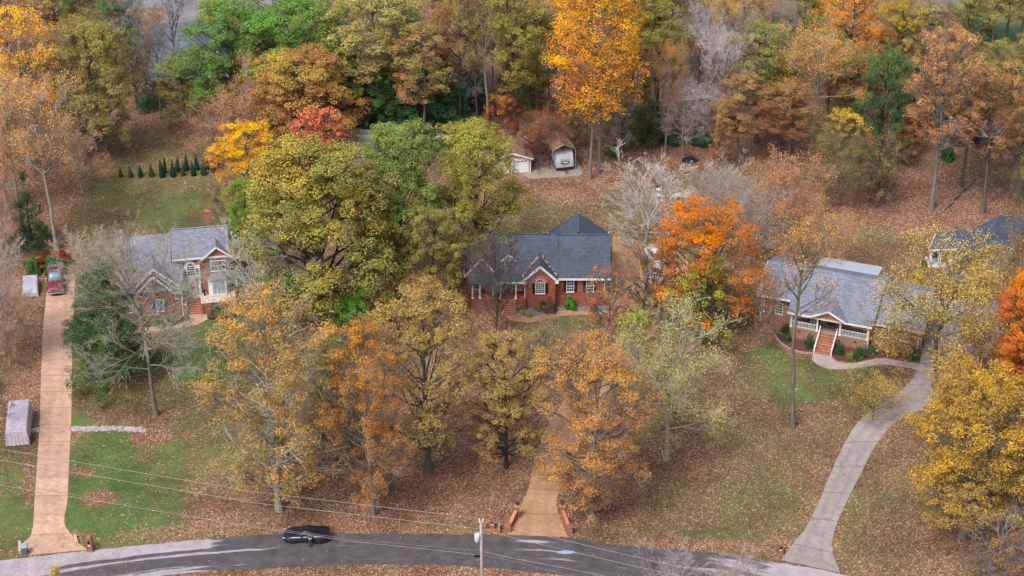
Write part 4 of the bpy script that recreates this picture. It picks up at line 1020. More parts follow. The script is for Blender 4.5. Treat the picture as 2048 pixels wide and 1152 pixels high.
for a_ in [
 ('burning_bush', 90, 535, 40, 30, (.26, .035, .03), (.16, .05, .035), "red burning bush left behind the pickup truck"),
 ('burning_bush', 128, 528, 42, 30, (.30, .035, .03), (.18, .045, .035), "red burning bush right behind the pickup truck"),
 ('green_shrub', 108, 540, 52, 26, (.10, .20, .07), dgreen, "green shrub between the two red burning bushes"),
 ('green_shrub', 70, 545, 46, 34, mgreen, dgreen, "dark green shrub above the silver covered boat"),
 ('azalea_shrub', 1098, 622, 36, 26, (.20, .13, .10), (.16, .10, .08), "brown twiggy bush under the arched window of the middle house"),
 ('green_shrub', 1140, 616, 32, 24, (.13, .32, .07), (.07, .18, .05), "clipped green bush under the middle house's first shuttered window"),
 ('yellow_shrub', 1057, 632, 17, 9, (.50, .52, .08), (.3, .35, .06), "small yellow-green plant in the gravel bed by the curved path"),
 ('yellow_shrub', 1044, 628, 13, 8, (.48, .50, .10), (.3, .33, .08), "smaller yellow-green plant at the bend of the curved path"),
 ('green_shrub', 1078, 620, 16, 10, olive, mgreen, "low olive plant beside the gravel bed's dark edging"),
 ('green_shrub', 1190, 620, 26, 9, dgreen, olive, "low dark plant at the right end of the gravel bed"),
 ('boxwood_hedge', 322, 650, 30, 14, (.07, .24, .06), (.04, .14, .04), "bright green boxwood under the lower window of the left house"),
 ('boxwood_hedge', 342, 649, 26, 12, (.07, .22, .06), (.04, .13, .04), "second boxwood right of the one under the lower window"),
 ('azalea_shrub', 436, 636, 46, 26, (.16, .15, .08), (.10, .10, .06), "dark brown-green bush right of the left house's brick steps"),
 ('azalea_shrub', 462, 632, 30, 20, dolive, brown, "smaller dark bush at the end of the left house's stone porch"),
 ('green_shrub', 1572, 665, 22, 20, dgreen, teal, "dark round shrub at the left end of the right porch house"),
 ('green_shrub', 1576, 682, 18, 20, mgreen, dgreen, "green shrub under the left porch railing"),
 ('green_shrub', 1619, 694, 22, 26, (.05, .13, .06), dgreen, "dark green shrub left of the brick stairs at the right house"),
 ('green_shrub', 1679, 709, 24, 30, (.05, .12, .07), dgreen, "blue-green shrub right of the brick stairs at the right house"),
 ('green_shrub', 1720, 718, 24, 28, (.06, .17, .07), dgreen, "green shrub below the right porch column"),
 ('green_shrub', 1744, 706, 24, 20, dgreen, teal, "dark low shrub right of the porch column"),
 ('green_shrub', 1699, 716, 16, 14, ygreen, mgreen, "yellow-green plant between the two porch shrubs"),
 ('green_shrub', 1826, 718, 26, 24, dgreen, teal, "dark shrub at the right end of the curving pale path"),
 ('azalea_shrub', 1780, 706, 46, 24, (.42, .22, .15), brown, "pinkish brown bush in front of the right house's garage side"),
 ('green_shrub', 1848, 534, 18, 20, mgreen, dgreen, "green bush left of the white-posted outbuilding"),
 ('green_shrub', 403, 470, 50, 14, dgreen, teal, "dark hedge behind the ridge of the left house"),
 ('green_shrub', 1290, 527, 22, 20, dgreen, olive, "dark shrub beside the parked white cars"),
 ('green_shrub', 1345, 285, 50, 26, teal, dgreen, "dark green thicket at the forest edge left of the brush pile"),
 ('green_shrub', 1290, 282, 46, 26, dgreen, teal, "dark green thicket at the forest edge right of the golden poplars"),
 ('green_shrub', 1400, 290, 50, 28, teal, dgreen, "dark thicket above the black brush pile"),
 ('green_shrub', 1895, 318, 40, 26, dgreen, teal, "dark green bush at the top of the fallen log"),
 ('rust_shrub', 1060, 300, 60, 34, rust, maroon, "rust-red bush at the left of the carport"),
 ('green_shrub', 585, 600, 60, 60, (.10, .24, .06), dgreen, "tall green bush right of the pale fan-shaped tree"),
 ('green_shrub', 702, 915, 44, 34, (.06, .20, .05), dgreen, "dark green bush on the leaf carpet below the rust orange oak"),
 ('green_shrub', 1225, 310, 44, 20, mgreen, dgreen, "green bush at the forest edge behind the poplar trunks")]:
    shrub(*a_)
# ------------------------------------------------------------------ building kit (local frame: x right along the facade, y back, z up)
def roof_gable(parent, x0, x1, y0, y1, ez, rz, mat, axis='x', ry=None, th=0.16, name='roof', fascia=True, white=None, rakes_on=True):
    """ridge along axis; eave height ez, ridge height rz; ry = ridge position across"""
    m = MB(); fa = MB(); white = white or WHITE
    if axis == 'x':
        ry = (y0 + y1) / 2 if ry is None else ry
        A, B = ((x0, y0, ez), (x1, y0, ez), (x1, ry, rz), (x0, ry, rz)), ((x0, ry, rz), (x1, ry, rz), (x1, y1, ez), (x0, y1, ez))
        edges = [((x0, y0, ez), (x1, y0, ez)), ((x0, y1, ez), (x1, y1, ez))]
        rakes = [((x0, y0, ez), (x0, ry, rz)), ((x0, ry, rz), (x0, y1, ez)), ((x1, y0, ez), (x1, ry, rz)), ((x1, ry, rz), (x1, y1, ez))]
        rid = ((x0, ry, rz), (x1, ry, rz))
    else:
        ry = (x0 + x1) / 2 if ry is None else ry
        A, B = ((x0, y0, ez), (ry, y0, rz), (ry, y1, rz), (x0, y1, ez)), ((ry, y0, rz), (x1, y0, ez), (x1, y1, ez), (ry, y1, rz))
        edges = [((x0, y0, ez), (x0, y1, ez)), ((x1, y0, ez), (x1, y1, ez))]
        rakes = [((x0, y0, ez), (ry, y0, rz)), ((ry, y0, rz), (x1, y0, ez)), ((x0, y1, ez), (ry, y1, rz)), ((ry, y1, rz), (x1, y1, ez))]
        rid = ((ry, y0, rz), (ry, y1, rz))
    m.slab(A, th); m.slab(B, th)
    r = m.obj(name, mat, parent)
    cap = MB().beam(Vector(rid[0]) + Vector((0, 0, .03)), Vector(rid[1]) + Vector((0, 0, .03)), 0.26, 0.05); cap.obj("ridge_cap", mat, r)
    if fascia:
        for p, q in edges + (rakes if rakes_on else []):
            dz = Vector((0, 0, -0.13)); MB().beam(Vector(p) + dz, Vector(q) + dz, 0.10, 0.24).obj("fascia", white, r)
    return r
def gable_wall(m, x0, x1, y, ez, rz, th=0.2, z0=0.0, ax=None):
    ax = (x0 + x1) / 2 if ax is None else ax
    return m.prism([(x0, y, z0), (x1, y, z0), (x1, y, ez), (ax, y, rz), (x0, y, ez)], (0, th, 0))
def window(parent, x, w, z0, z1, y, shut=None, arch=False, cols=3, rows=4, name='window', glass=None, sw=0.36):
    """framed window set on a wall facing -y at plane y"""
    f = MB(); t = 0.07
    f.box(x - w/2 - t, x - w/2, y - .07, y + .02, z0 - t, z1 + (0 if arch else t)); f.box(x + w/2, x + w/2 + t, y - .07, y + .02, z0 - t, z1 + (0 if arch else t))
    f.box(x - w/2, x + w/2, y - .07, y + .02, z0 - t, z0)
    f.box(x - w/2 - .1, x + w/2 + .1, y - .11, y - .071, z0 - t - .05, z0 - t + .01)
    f.box(x - w/2, x + w/2, y - .06, y, z1 - (0.03 if arch else 0), z1 + (0.03 if arch else t))
    for i in range(1, cols): f.box(x - w/2 + w*i/cols - .014, x - w/2 + w*i/cols + .014, y - .052, y - .02, z0, z1)
    for i in range(1, rows): f.box(x - w/2, x + w/2, y - .056, y - .018, z0 + (z1-z0)*i/rows - (.03 if i == rows//2 else .014), z0 + (z1-z0)*i/rows + (.03 if i == rows//2 else .014))
    if arch:
        R = w / 2; k = 12
        for i in range(k):
            a, b = math.pi * i / k, math.pi * (i + 1) / k
            f.beam((x + (R+.03)*math.cos(a), y - .03, z1 + (R+.03)*math.sin(a)), (x + (R+.03)*math.cos(b), y - .03, z1 + (R+.03)*math.sin(b)), 0.08, 0.08)
        for a in (45, 90, 135):
            a = math.radians(a); f.beam((x, y - .035, z1), (x + R*math.cos(a), y - .035, z1 + R*math.sin(a)), .03, .03)
    fr = f.obj(name, WHITE, parent)
    g = MB().box(x - w/2 + .002, x + w/2 - .002, y - .022, y - .006, z0 + .002, z1 - .002)
    if arch:
        P = [(x + w/2*.98*math.cos(math.pi*i/10), y - .014, z1 + w/2*.98*math.sin(math.pi*i/10)) for i in range(11)]
        g.prism(P, (0, .01, 0))
    g.obj("pane", glass or GLASS, fr)
    if shut:
        for s in (-1, 1):
            sh = MB(); cx = x + s * (w/2 + t + sw/2 + .01)
            sh.box(cx - sw/2, cx + sw/2, y - .05, y - .004, z0 - .05, z1 + .05)
            for k in range(7): 
                zz = z0 + (z1 - z0) * (k + .5) / 7; sh.box(cx - sw/2 + .04, cx + sw/2 - .04, y - .064, y - .051, zz - .05, zz + .05)
            sh.obj("shutter", shut, parent)
    return fr
def column(parent, x, y, z0, z1, r=0.11, name='column'):
    m = MB().obox((x, y, z0), r*2.6, r*2.6, .14); m.tube([(x, y, z0 + .14), (x, y, z1 - .12)], [r, r*.88], 12); m.obox((x, y, z1 - .12), r*2.5, r*2.5, .12)
    return m.obj(name, WHITE, parent)
def downspout(parent, x, y, z0, z1):
    MB().box(x - .05, x + .05, y - .09, y - .01, z0, z1).box(x - .05, x + .05, y - .3, y - .09, z0, z0 + .09).obj("downspout", WHITE, parent)
def stairs(parent, x0, x1, yf, yb, z1, n, mat, mat2=None, name='stairs'):
    m = MB()
    for k in range(n):
        ya = yf + (yb - yf) * k / n; m.box(x0, x1, ya, yb + .001 * k, z1 * k / n, z1 * (k + 1) / n)
    s = m.obj(name, mat, parent)
    if mat2:
        e = MB()
        for k in range(n):
            ya = yf + (yb - yf) * k / n; e.box(x0 + .02, x1 - .02, ya - .02, ya + .1, z1 * (k + 1) / n + .002, z1 * (k + 1) / n + .012)
        e.obj("nosing", mat2, s)
    return s

BLACKSH = plain("black_shutter_paint", (0.014, 0.016, 0.026), 0.5)
BLUESH = plain("slate_blue_shutter_paint", (0.10, 0.15, 0.24), 0.6)
SIDING = plain("pale_grey_siding", (0.50, 0.51, 0.55), 0.7, var=0.12)
TANSID = plain("tan_siding", (0.50, 0.34, 0.22), 0.8, var=0.1)
STONE = None
def flagstone():
    m, nt, out = newmat("flagstone"); o = objco(nt)
    v = N(nt, "ShaderNodeTexVoronoi"); v.inputs['Scale'].default_value = 2.6; nt.links.new(o, v.inputs['Vector'])
    e = N(nt, "ShaderNodeTexVoronoi", feature='DISTANCE_TO_EDGE'); e.inputs['Scale'].default_value = 2.6; nt.links.new(o, e.inputs['Vector'])
    sp = N(nt, "ShaderNodeSeparateColor"); nt.links.new(v.outputs['Color'], sp.inputs[0])
    c = ramp(nt, sp.outputs[0], [(0, (.40, .31, .28)), (.5, (.52, .46, .42)), (1, (.62, .52, .46))])
    c = mixc(nt, math_(nt, 'LESS_THAN', e.outputs['Distance'], 0.03), c, (.26, .22, .2))
    princ(nt, out, c, .85, .2); return m
STONE = flagstone()
DOORW = plain("dark_stained_door", (0.05, 0.04, 0.04), 0.4)
STEP = brick_mat("stair_brick", (0.36, 0.14, 0.09), (0.3, 0.2, 0.16))
STEPD = plain("brick_nosing", (0.46, 0.2, 0.13), 0.85, var=0.2)

# ---------------- middle house
h = thing('brick_house', "red brick house with a dark blue-grey roof, arched window gable and black shutters", 'house', (4.0, 205.82, 0))
m = MB().box(1.2, 7.6, 0, 9.0, 0, 4.1)
m.prism([(7.42, 0.02, 4.1), (7.42, 8.98, 4.1), (7.42, 4.5, 6.95)], (0.18, 0, 0))
m.box(-5.6, 1.2, 0.5, 9.0, 0, 4.1)
m.obj("wall", BRICK_RED, h)
gm = MB(); gable_wall(gm, -2.35, 1.2, -0.95, 3.75, 5.75, 0.22, 0.0, -0.6); gm.box(-2.35, -2.15, -0.73, 0.5, 0, 3.9); gm.box(1.0, 1.2, -0.73, 0.0, 0, 3.9)
gm.obj("gable_wall", BRICK_RED, h)
q = MB()
for zz in (0.55, 1.25, 1.95, 2.65, 3.3):
    for xx in (-2.36, 0.82): q.box(xx, xx + .4, -0.985, -0.952, zz, zz + .42)
q.obj("corner_bricks", BRICK_RED, h)
ar = MB()
for i in range(14):
    a, b = math.pi * i / 14, math.pi * (i + 1) / 14
    ar.beam((-0.62 + .78*math.cos(a), -0.97, 3.62 + .78*math.sin(a)), (-0.62 + .78*math.cos(b), -0.97, 3.62 + .78*math.sin(b)), .09, .22)
ar.obj("brick_arch", STEPD, h)
# roofs: the main ridge runs along x
def roof_quad(parent, pts, mat, name='roof', th=.16, edge=(), w=None):
    r = MB().slab(pts, th).obj(name, mat, parent)
    for p, qq in edge: MB().beam(Vector(p) + Vector((0, 0, -.13)), Vector(qq) + Vector((0, 0, -.13)), .10, .24).obj("fascia", WHITE, r)
    return r
roof_gable(h, 1.6, 7.9, -0.4, 9.4, 3.9, 7.18, ROOF_DARK, 'x', ry=4.5, rakes_on=False)
roof_gable(h, -5.9, 1.58, -0.4, 9.4, 3.93, 7.30, ROOF_DARK, 'x', ry=4.45, rakes_on=False)
# front gable
r = MB()
r.slab([(-0.62, -1.15, 6.02), (-0.62, 2.3, 6.02), (-2.75, -0.05, 3.98), (-2.75, -1.15, 3.98)], .14)
r.slab([(-0.62, -1.15, 6.02), (-0.62, 2.3, 6.02), (1.5, -0.05, 3.98), (1.5, -1.15, 3.98)], .14)
rr = r.obj("gable_roof", ROOF_DARK, h)
MB().beam((-2.78, -1.17, 3.86), (-0.62, -1.17, 5.93), .10, .26).obj("fascia", WHITE, rr); MB().beam((-0.62, -1.17, 5.93), (1.53, -1.17, 3.86), .10, .26).obj("fascia", WHITE, rr)
MB().box(-2.85, -2.3, -1.25, -.75, 3.66, 3.86).obj("eave_return", WHITE, rr); MB().box(1.15, 1.6, -1.25, -.75, 3.66, 3.86).obj("eave_return", WHITE, rr)
rng_l = random.Random(4); lv = MB()
for k in range(60):
    sgn = -1 if k % 3 else 1; u = rng_l.random(); x = -0.62 + sgn * (0.25 + 1.85 * u); zz = 6.02 - abs(x + 0.62) * 0.96
    y = 1.85 - abs(x + .62) * 1.0 + rng_l.uniform(-.25, .25); zr = max(zz, 3.95 + (y + .4) * .69) + .03
    lv.obox((x, y, zr), rng_l.uniform(.12, .26), rng_l.uniform(.1, .2), .03, rng_l.uniform(0, 90))
lo = lv.obj("roof_leaves", plain("wet_orange_leaves", (.55, .22, .12), .8, var=.4), h)
lo['kind'] = 'stuff'
window(h, -0.62, 1.02, 2.2, 3.62, -0.95, BLACKSH, True, 4, 5)
window(h, 3.02, 0.78, 1.86, 3.45, 0, BLACKSH, False, 3, 4)
window(h, 5.40, 0.78, 1.86, 3.45, 0, BLACKSH, False, 3, 4)
downspout(h, 7.15, 0, 1.6, 3.75); downspout(h, -2.45, -0.9, 0.1, 3.75)
# rear wing
roof_gable(h, 0.45, 7.95, 5.5, 10.3, 4.3, 7.02, ROOF_DARK, 'y', ry=4.15, rakes_on=False)
MB().box(0.8, 7.6, 9.0, 10.0, 0, 4.1).obj("rear_wall", BRICK_RED, h)
# dormer over the porch
d = MB().box(-5.0, -3.7, 1.0, 3.4, 4.2, 5.75); gable_wall(d, -5.0, -3.7, 0.94, 5.75, 6.4, .06, 5.74)
dd = d.obj("dormer", WHITE, h)
window(dd, -4.35, .8, 4.75, 5.6, 0.96, None, False, 3, 3, name='dormer_window')
roof_gable(dd, -5.25, -3.45, 0.75, 4.2, 5.75, 6.6, ROOF_DARK, 'y', name='dormer_roof')
# porch
MB().box(-8.9, -2.36, -1.3, 0.5, 0, 1.55).obj("porch_base", BRICK_RED, h)
MB().box(-5.9, -2.36, -1.45, 0.5, 3.62, 3.72).box(-5.9, -2.36, -1.45, -1.33, 3.72, 3.95).obj("porch_header", WHITE, h)
roof_quad(h, [(-5.9, -1.5, 3.75), (-2.5, -1.5, 3.75), (-2.5, -.3, 4.12), (-5.9, -.3, 4.12)], ROOF_DARK, 'porch_roof', .1)
for x in (-5.35, -3.52): column(h, x, -1.2, 1.55, 3.62)
dr = MB().box(-5.0, -3.9, 0.43, 0.5, 1.56, 3.5).obj("door_surround", WHITE, h)
MB().box(-4.72, -4.18, 0.38, 0.43, 1.6, 3.3).obj("door", DOORW, h)
ov = MB()
for i in range(16):
    a, b = 2*math.pi*i/16, 2*math.pi*(i+1)/16
    ov.beam((-4.45 + .16*math.cos(a), .36, 2.5 + .5*math.sin(a)), (-4.45 + .16*math.cos(b), .36, 2.5 + .5*math.sin(b)), .03, .03)
ov.obj("oval_door_trim", WHITE, h)
MB().box(-4.96, -4.78, .40, .43, 1.7, 3.3).box(-4.12, -3.94, .40, .43, 1.7, 3.3).obj("sidelight", GLASS, h)
window(h, -3.05, .6, 1.9, 3.2, .5, None, False, 2, 4)
stairs(h, -5.0, -3.5, -2.6, -1.3, 1.55, 7, STEP, STEPD)
# left wing with its own gable
g2 = MB().box(-9.4, -5.62, 0.8, 8.4, 0, 3.9); gable_wall(g2, -9.4, -5.9, 0.58, 3.9, 6.2, .2, 0.0)
g2.obj("left_wing", BRICK_RED, h)
roof_gable(h, -9.75, -5.55, 0.3, 8.8, 3.85, 6.3, ROOF_DARK, 'y')
for x in (-8.73, -7.85, -6.3): column(h, x, -1.1, 1.55, 3.6)
MB().box(-9.0, -5.9, -1.3, -1.1, 3.6, 3.8).obj("porch_header", WHITE, h)
roof_quad(h, [(-9.2, -1.5, 3.8), (-5.92, -1.5, 3.8), (-5.92, .45, 4.2), (-9.2, .45, 4.2)], ROOF_DARK, 'porch_roof', .1)
window(h, -8.2, .9, 1.9, 3.2, .58, None, False, 3, 4)
MB().box(2.05, 2.15, -.05, -.003, 1.15, 1.3).box(5.6, 5.68, -.05, -.003, .8, .9).obj("vent", WHITE, h)
MB().box(-.75, -.3, -.975, -.953, 1.05, 1.15).obj("foundation_vent", STEPD, h)

# ---------------- left house (faces slightly right of the viewer)
h = thing('brick_house', "two-storey orange brick house with lavender-grey roof, stone porch and arched entry window", 'house', (-39.4, 203.29, 0), 10)
m = MB().box(-0.55, 5.9, 2.5, 9.2, 0, 6.6)
m.prism([(5.75, 2.5, 6.6), (5.75, 9.2, 6.6), (5.75, 5.85, 8.3)], (.15, 0, 0)); m.prism([(-.55, 2.5, 6.6), (-.55, 9.2, 6.6), (-.55, 5.85, 8.3)], (.15, 0, 0))
m.box(-7.0, -0.56, 0.3, 9.2, 0, 3.6)
m.box(-0.9, 0.0, 0.12, 2.49, 0, 3.3)
m.obj("wall", BRICK_ORANGE, h)
roof_gable(h, -0.75, 6.1, 2.1, 9.5, 6.62, 8.75, ROOF_LAV, 'x', ry=5.6, rakes_on=False)
r1 = roof_quad(h, [(-7.3, -0.4, 3.85), (-0.98, -0.4, 3.85), (-0.78, 5.65, 8.28), (-7.3, 5.65, 8.28)], ROOF_LAV)
roof_quad(h, [(-0.98, -0.4, 3.85), (0.34, -0.4, 3.85), (0.34, 2.42, 5.9), (-0.9, 2.42, 5.9)], ROOF_LAV, 'lower_roof')
roof_quad(h, [(-7.3, 5.65, 8.28), (-0.78, 5.65, 8.28), (-0.78, 9.5, 5.6), (-7.3, 9.5, 5.6)], ROOF_LAV, 'back_roof')
MB().prism([(-6.95, 0.3, 3.6), (-6.95, 5.65, 7.9), (-6.95, 9.2, 5.5), (-6.95, 9.2, 3.6)], (.15, 0, 0)).obj("side_gable_wall", BRICK_ORANGE, h)
# nested front gables of the left wing
g = MB(); gable_wall(g, -5.4, 0.1, 0.32, 3.7, 6.55, .12, 3.4, -3.1); g.obj("back_gable", SIDING, h)
g = MB(); gable_wall(g, -5.3, -0.95, -0.02, 3.5, 5.75, .25, 0, -3.15); g.obj("front_gable", BRICK_ORANGE, h)
r = MB()
r.slab([(-3.1, 0.05, 6.75), (-3.1, 3.6, 6.75), (-5.75, .9, 4.0), (-5.75, 0.05, 4.0)], .12)
r.slab([(-3.1, 0.05, 6.75), (-3.1, 3.6, 6.75), (0.45, 0.2, 3.62), (0.45, 0.05, 3.62)], .12)
rr = r.obj("back_gable_roof", ROOF_LAV, h)
MB().beam((-5.8, 0.02, 3.9), (-3.1, 0.02, 6.66), .1, .2).obj("fascia", WHITE, rr); MB().beam((-3.1, 0.02, 6.66), (.5, 0.02, 3.52), .1, .2).obj("fascia", WHITE, rr)
r = MB()
r.slab([(-3.15, -.42, 5.98), (-3.15, 0.3, 5.98), (-5.6, 0.3, 3.5), (-5.6, -.42, 3.5)], .1)
r.slab([(-3.15, -.42, 5.98), (-3.15, 0.3, 5.98), (-0.75, 0.3, 3.4), (-0.75, -.42, 3.4)], .1)
rr = r.obj("front_gable_roof", ROOF_DARK, h)
MB().beam((-5.65, -.44, 3.4), (-3.15, -.44, 5.9), .1, .2).obj("fascia", WHITE, rr); MB().beam((-3.15, -.44, 5.9), (-.72, -.44, 3.3), .1, .2).obj("fascia", WHITE, rr)
MB().box(-.95, .1, -.2, -.1, 3.22, 3.36).obj("gutter", WHITE, h)
window(h, -2.7, .85, .95, 2.5, -0.02, BLUESH, False, 2, 2, glass=CURTAIN)
window(h, -3.75, .8, 3.55, 4.75, -0.02, BLUESH, False, 2, 2, glass=CURTAIN, sw=.3)
window(h, -.62, .4, 2.45, 2.85, .12, None, False, 2, 2)
window(h, -6.3, .6, .95, 2.5, .3, None, False, 2, 2)
downspout(h, -0.05, .12, 0.1, 3.3)
# stone porch with brick steps
p = MB().box(-0.02, 6.3, 1.45, 2.49, 0, 1.4).box(-0.02, .5, 0.02, 1.449, 0, 1.4).box(2.15, 6.3, 0.02, 1.449, 0, 1.4)
p.obj("porch_base", BRICK_ORANGE, h)
p = MB().box(0.0, 6.34, 1.45, 2.48, 1.403, 1.47).box(0.0, .5, 0.0, 1.449, 1.403, 1.47).box(2.15, 6.34, -0.02, 1.449, 1.403, 1.47)
p.obj("stone_top", STONE, h)
stairs(h, .52, 2.13, .02, 1.44, 1.35, 7, STEP, STEPD)
MB().box(.28, .52, -.12, .3, 0, 1.2).box(2.13, 2.37, -.12, .3, 0, 1.2).obj("stair_pier", STEP, h)
# white entry
e = MB().box(.15, 2.42, 2.36, 2.5, 3.75, 5.4).box(.25, 2.35, 2.40, 2.5, 1.5, 3.75).box(.05, 2.5, 2.26, 2.5, 3.62, 3.8)
P = [(1.3 + .62*math.cos(math.pi*i/10), 2.38, 5.4 + .62*math.sin(math.pi*i/10)) for i in range(11)]; e.prism(P, (0, .1, 0))
en = e.obj("entry_surround", WHITE, h)
window(en, 1.3, .84, 4.12, 5.35, 2.36, None, True, 3, 4, name='arched_window')
window(en, .55, .36, 4.12, 5.0, 2.36, None, False, 2, 3, name='side_window'); window(en, 2.05, .36, 4.12, 5.0, 2.36, None, False, 2, 3, name='side_window')
MB().box(.78, 1.82, 2.33, 2.4, 1.5, 3.45).obj("door", plain("white_door_paint", (.66, .64, .66), .5), h)
MB().box(.60, .70, 2.34, 2.398, 1.6, 3.5).box(1.90, 2.0, 2.34, 2.398, 1.6, 3.5).obj("sidelight", GLASS, h)
w = MB(); 
for k in range(26):
    a = 2*math.pi*k/26; rad = .3 / (abs(math.cos(a)) + abs(math.sin(a))) * 1.0
    w.ball((1.3 + rad*math.cos(a), 2.28, 2.6 + 1.3*rad*math.sin(a)), .10, .06, .10, 6, 4)
w.prism([(1.3, 2.3, 2.2), (1.55, 2.3, 2.6), (1.3, 2.3, 3.0), (1.05, 2.3, 2.6)], (0, .03, 0))
w.obj("wreath", plain("brown_wreath", (.32, .12, .05), .9, var=.4), h)
for x in (.34, 2.26): MB().tube([(x, 2.3, 1.47), (x, 2.3, 3.62)], .1, 10).obj("column", WHITE, h)
# right gable bay
gb = MB(); gable_wall(gb, 2.95, 6.0, 2.12, 6.5, 7.75, .3, 1.4, 4.5); gb.obj("gable_wall", BRICK_ORANGE, h)
r = MB(); r.slab([(4.5, 1.85, 8.0), (4.5, 4.6, 8.0), (2.6, 2.4, 6.4), (2.6, 1.85, 6.4)], .12); r.slab([(4.5, 1.85, 8.0), (4.5, 4.6, 8.0), (6.35, 2.4, 6.45), (6.35, 1.85, 6.45)], .12)
rr = r.obj("gable_roof", ROOF_LAV, h)
MB().beam((2.58, 1.83, 6.3), (4.5, 1.83, 7.9), .09, .2).obj("fascia", WHITE, rr); MB().beam((4.5, 1.83, 7.9), (6.38, 1.83, 6.33), .09, .2).obj("fascia", WHITE, rr)
window(h, 4.1, .8, 4.62, 5.9, 2.12, None, False, 2, 2); window(h, 5.0, .8, 4.62, 5.9, 2.12, None, False, 2, 2)
MB().box(3.25, 3.58, 2.07, 2.117, 4.6, 5.95).box(5.5, 5.83, 2.07, 2.117, 4.6, 5.95).obj("shutter", BLUESH, h)
bw = MB().prism([(3.2, 2.12, 1.5), (3.55, 1.5, 1.5), (5.35, 1.5, 1.5), (5.7, 2.12, 1.5)], (0, 0, 2.1)); bo = bw.obj("bay_window", WHITE, h)
MB().box(3.72, 4.2, 1.46, 1.497, 1.75, 3.35).box(4.28, 4.66, 1.46, 1.497, 1.75, 3.35).box(4.74, 5.2, 1.46, 1.497, 1.75, 3.35).obj("pane", CURTAIN, bo)
MB().poly([(3.05, 2.1, 3.62), (3.45, 1.35, 3.62), (4.1, 2.1, 4.5)]).poly([(3.45, 1.35, 3.62), (5.45, 1.35, 3.62), (4.8, 2.1, 4.5), (4.1, 2.1, 4.5)]).poly([(5.45, 1.35, 3.62), (5.85, 2.1, 3.62), (4.8, 2.1, 4.5)]).poly([(3.05, 2.1, 3.61), (5.85, 2.1, 3.61), (5.45, 1.35, 3.61), (3.45, 1.35, 3.61)]).obj("bay_roof", ROOF_LAV, bo)
MB().box(3.5, 4.1, 8.0, 8.6, 4, 9.35).box(3.45, 4.15, 7.95, 8.65, 9.35, 9.5).obj("chimney", BRICK_ORANGE, h)
MB().box(2.55, 2.75, 1.7, 1.95, 1.47, 2.1).tube([(2.65, 1.8, 2.1), (2.65, 1.8, 2.25)], .22, 8).obj("porch_planter", BLACK, h)

# ---------------- right house with the railed porch
h = thing('brick_house', "long brick house with a pale blue-grey roof and white railed front porch", 'house', (32.85, 198.8, 0), -20)
m = MB().box(-4.2, 9.35, 2.0, 10.5, 0, 3.9).prism([(-4.2, 2.0, 3.9), (-4.2, 10.5, 3.9), (-4.2, 6.1, 5.7)], (.15, 0, 0)).prism([(9.2, 2.0, 3.9), (9.2, 10.5, 3.9), (9.2, 6.1, 5.7)], (.15, 0, 0))
m.box(9.36, 14.9, 1.1, 10.2, 0, 3.4).prism([(14.75, 1.1, 3.4), (14.75, 10.2, 3.4), (14.75, 6.1, 5.2)], (.15, 0, 0))
m.obj("wall", BRICK_PINK, h)
roof_quad(h, [(-0.45, -0.45, 3.45), (9.55, -0.45, 3.45), (9.7, 6.1, 6.05), (-0.45, 6.1, 6.05)], ROOF_PALE, edge=[((-0.45, -0.45, 3.45), (9.55, -.45, 3.45))])
roof_quad(h, [(-4.5, 1.2, 4.10), (-0.455, 1.2, 4.10), (-0.455, 6.1, 6.05), (-4.5, 6.1, 6.05)], ROOF_PALE, edge=[((-4.5, 1.2, 4.10), (-0.5, 1.2, 4.10)), ((-4.5, 1.2, 4.1), (-4.5, 6.1, 6.05))])
roof_quad(h, [(-4.5, 6.1, 6.05), (9.7, 6.1, 6.05), (9.7, 11.0, 4.0), (-4.5, 11.0, 4.0)], ROOF_PALE, 'back_roof')
roof_gable(h, 9.5, 15.4, 0.55, 11.0, 3.42, 5.85, ROOF_PALE, 'x', ry=6.1, rakes_on=False)
MB().beam((9.62, -.42, 3.52), (9.77, 6.1, 6.12), .1, .1).obj("roof_edge", plain("lead_flashing", (.08, .09, .1), .5), h)
# sun room behind
roof_quad(h, [(0.8, 7.0, 5.15), (8.1, 7.0, 5.15), (8.1, 12.6, 4.05), (0.8, 12.6, 4.05)], plain("pale_metal_roof", (.36, .40, .48), .6, var=.06), 'sunroom_roof', .1, edge=[((8.1, 7.0, 5.15), (8.1, 12.6, 4.05)), ((.8, 12.6, 4.05), (8.1, 12.6, 4.05))])
MB().box(1.0, 7.8, 10.51, 12.2, 0, 1.0).box(7.7, 7.8, 10.51, 10.7, 1.0, 4.1).box(7.7, 7.8, 11.3, 11.45, 1.0, 4.1).box(7.7, 7.8, 12.05, 12.2, 1.0, 4.0).box(1.0, 7.8, 12.1, 12.2, 3.5, 3.9).obj("sunroom_wall", WHITE, h)
MB().box(7.72, 7.76, 10.7, 12.05, 1.0, 3.9).obj("sunroom_glass", GLASS, h)
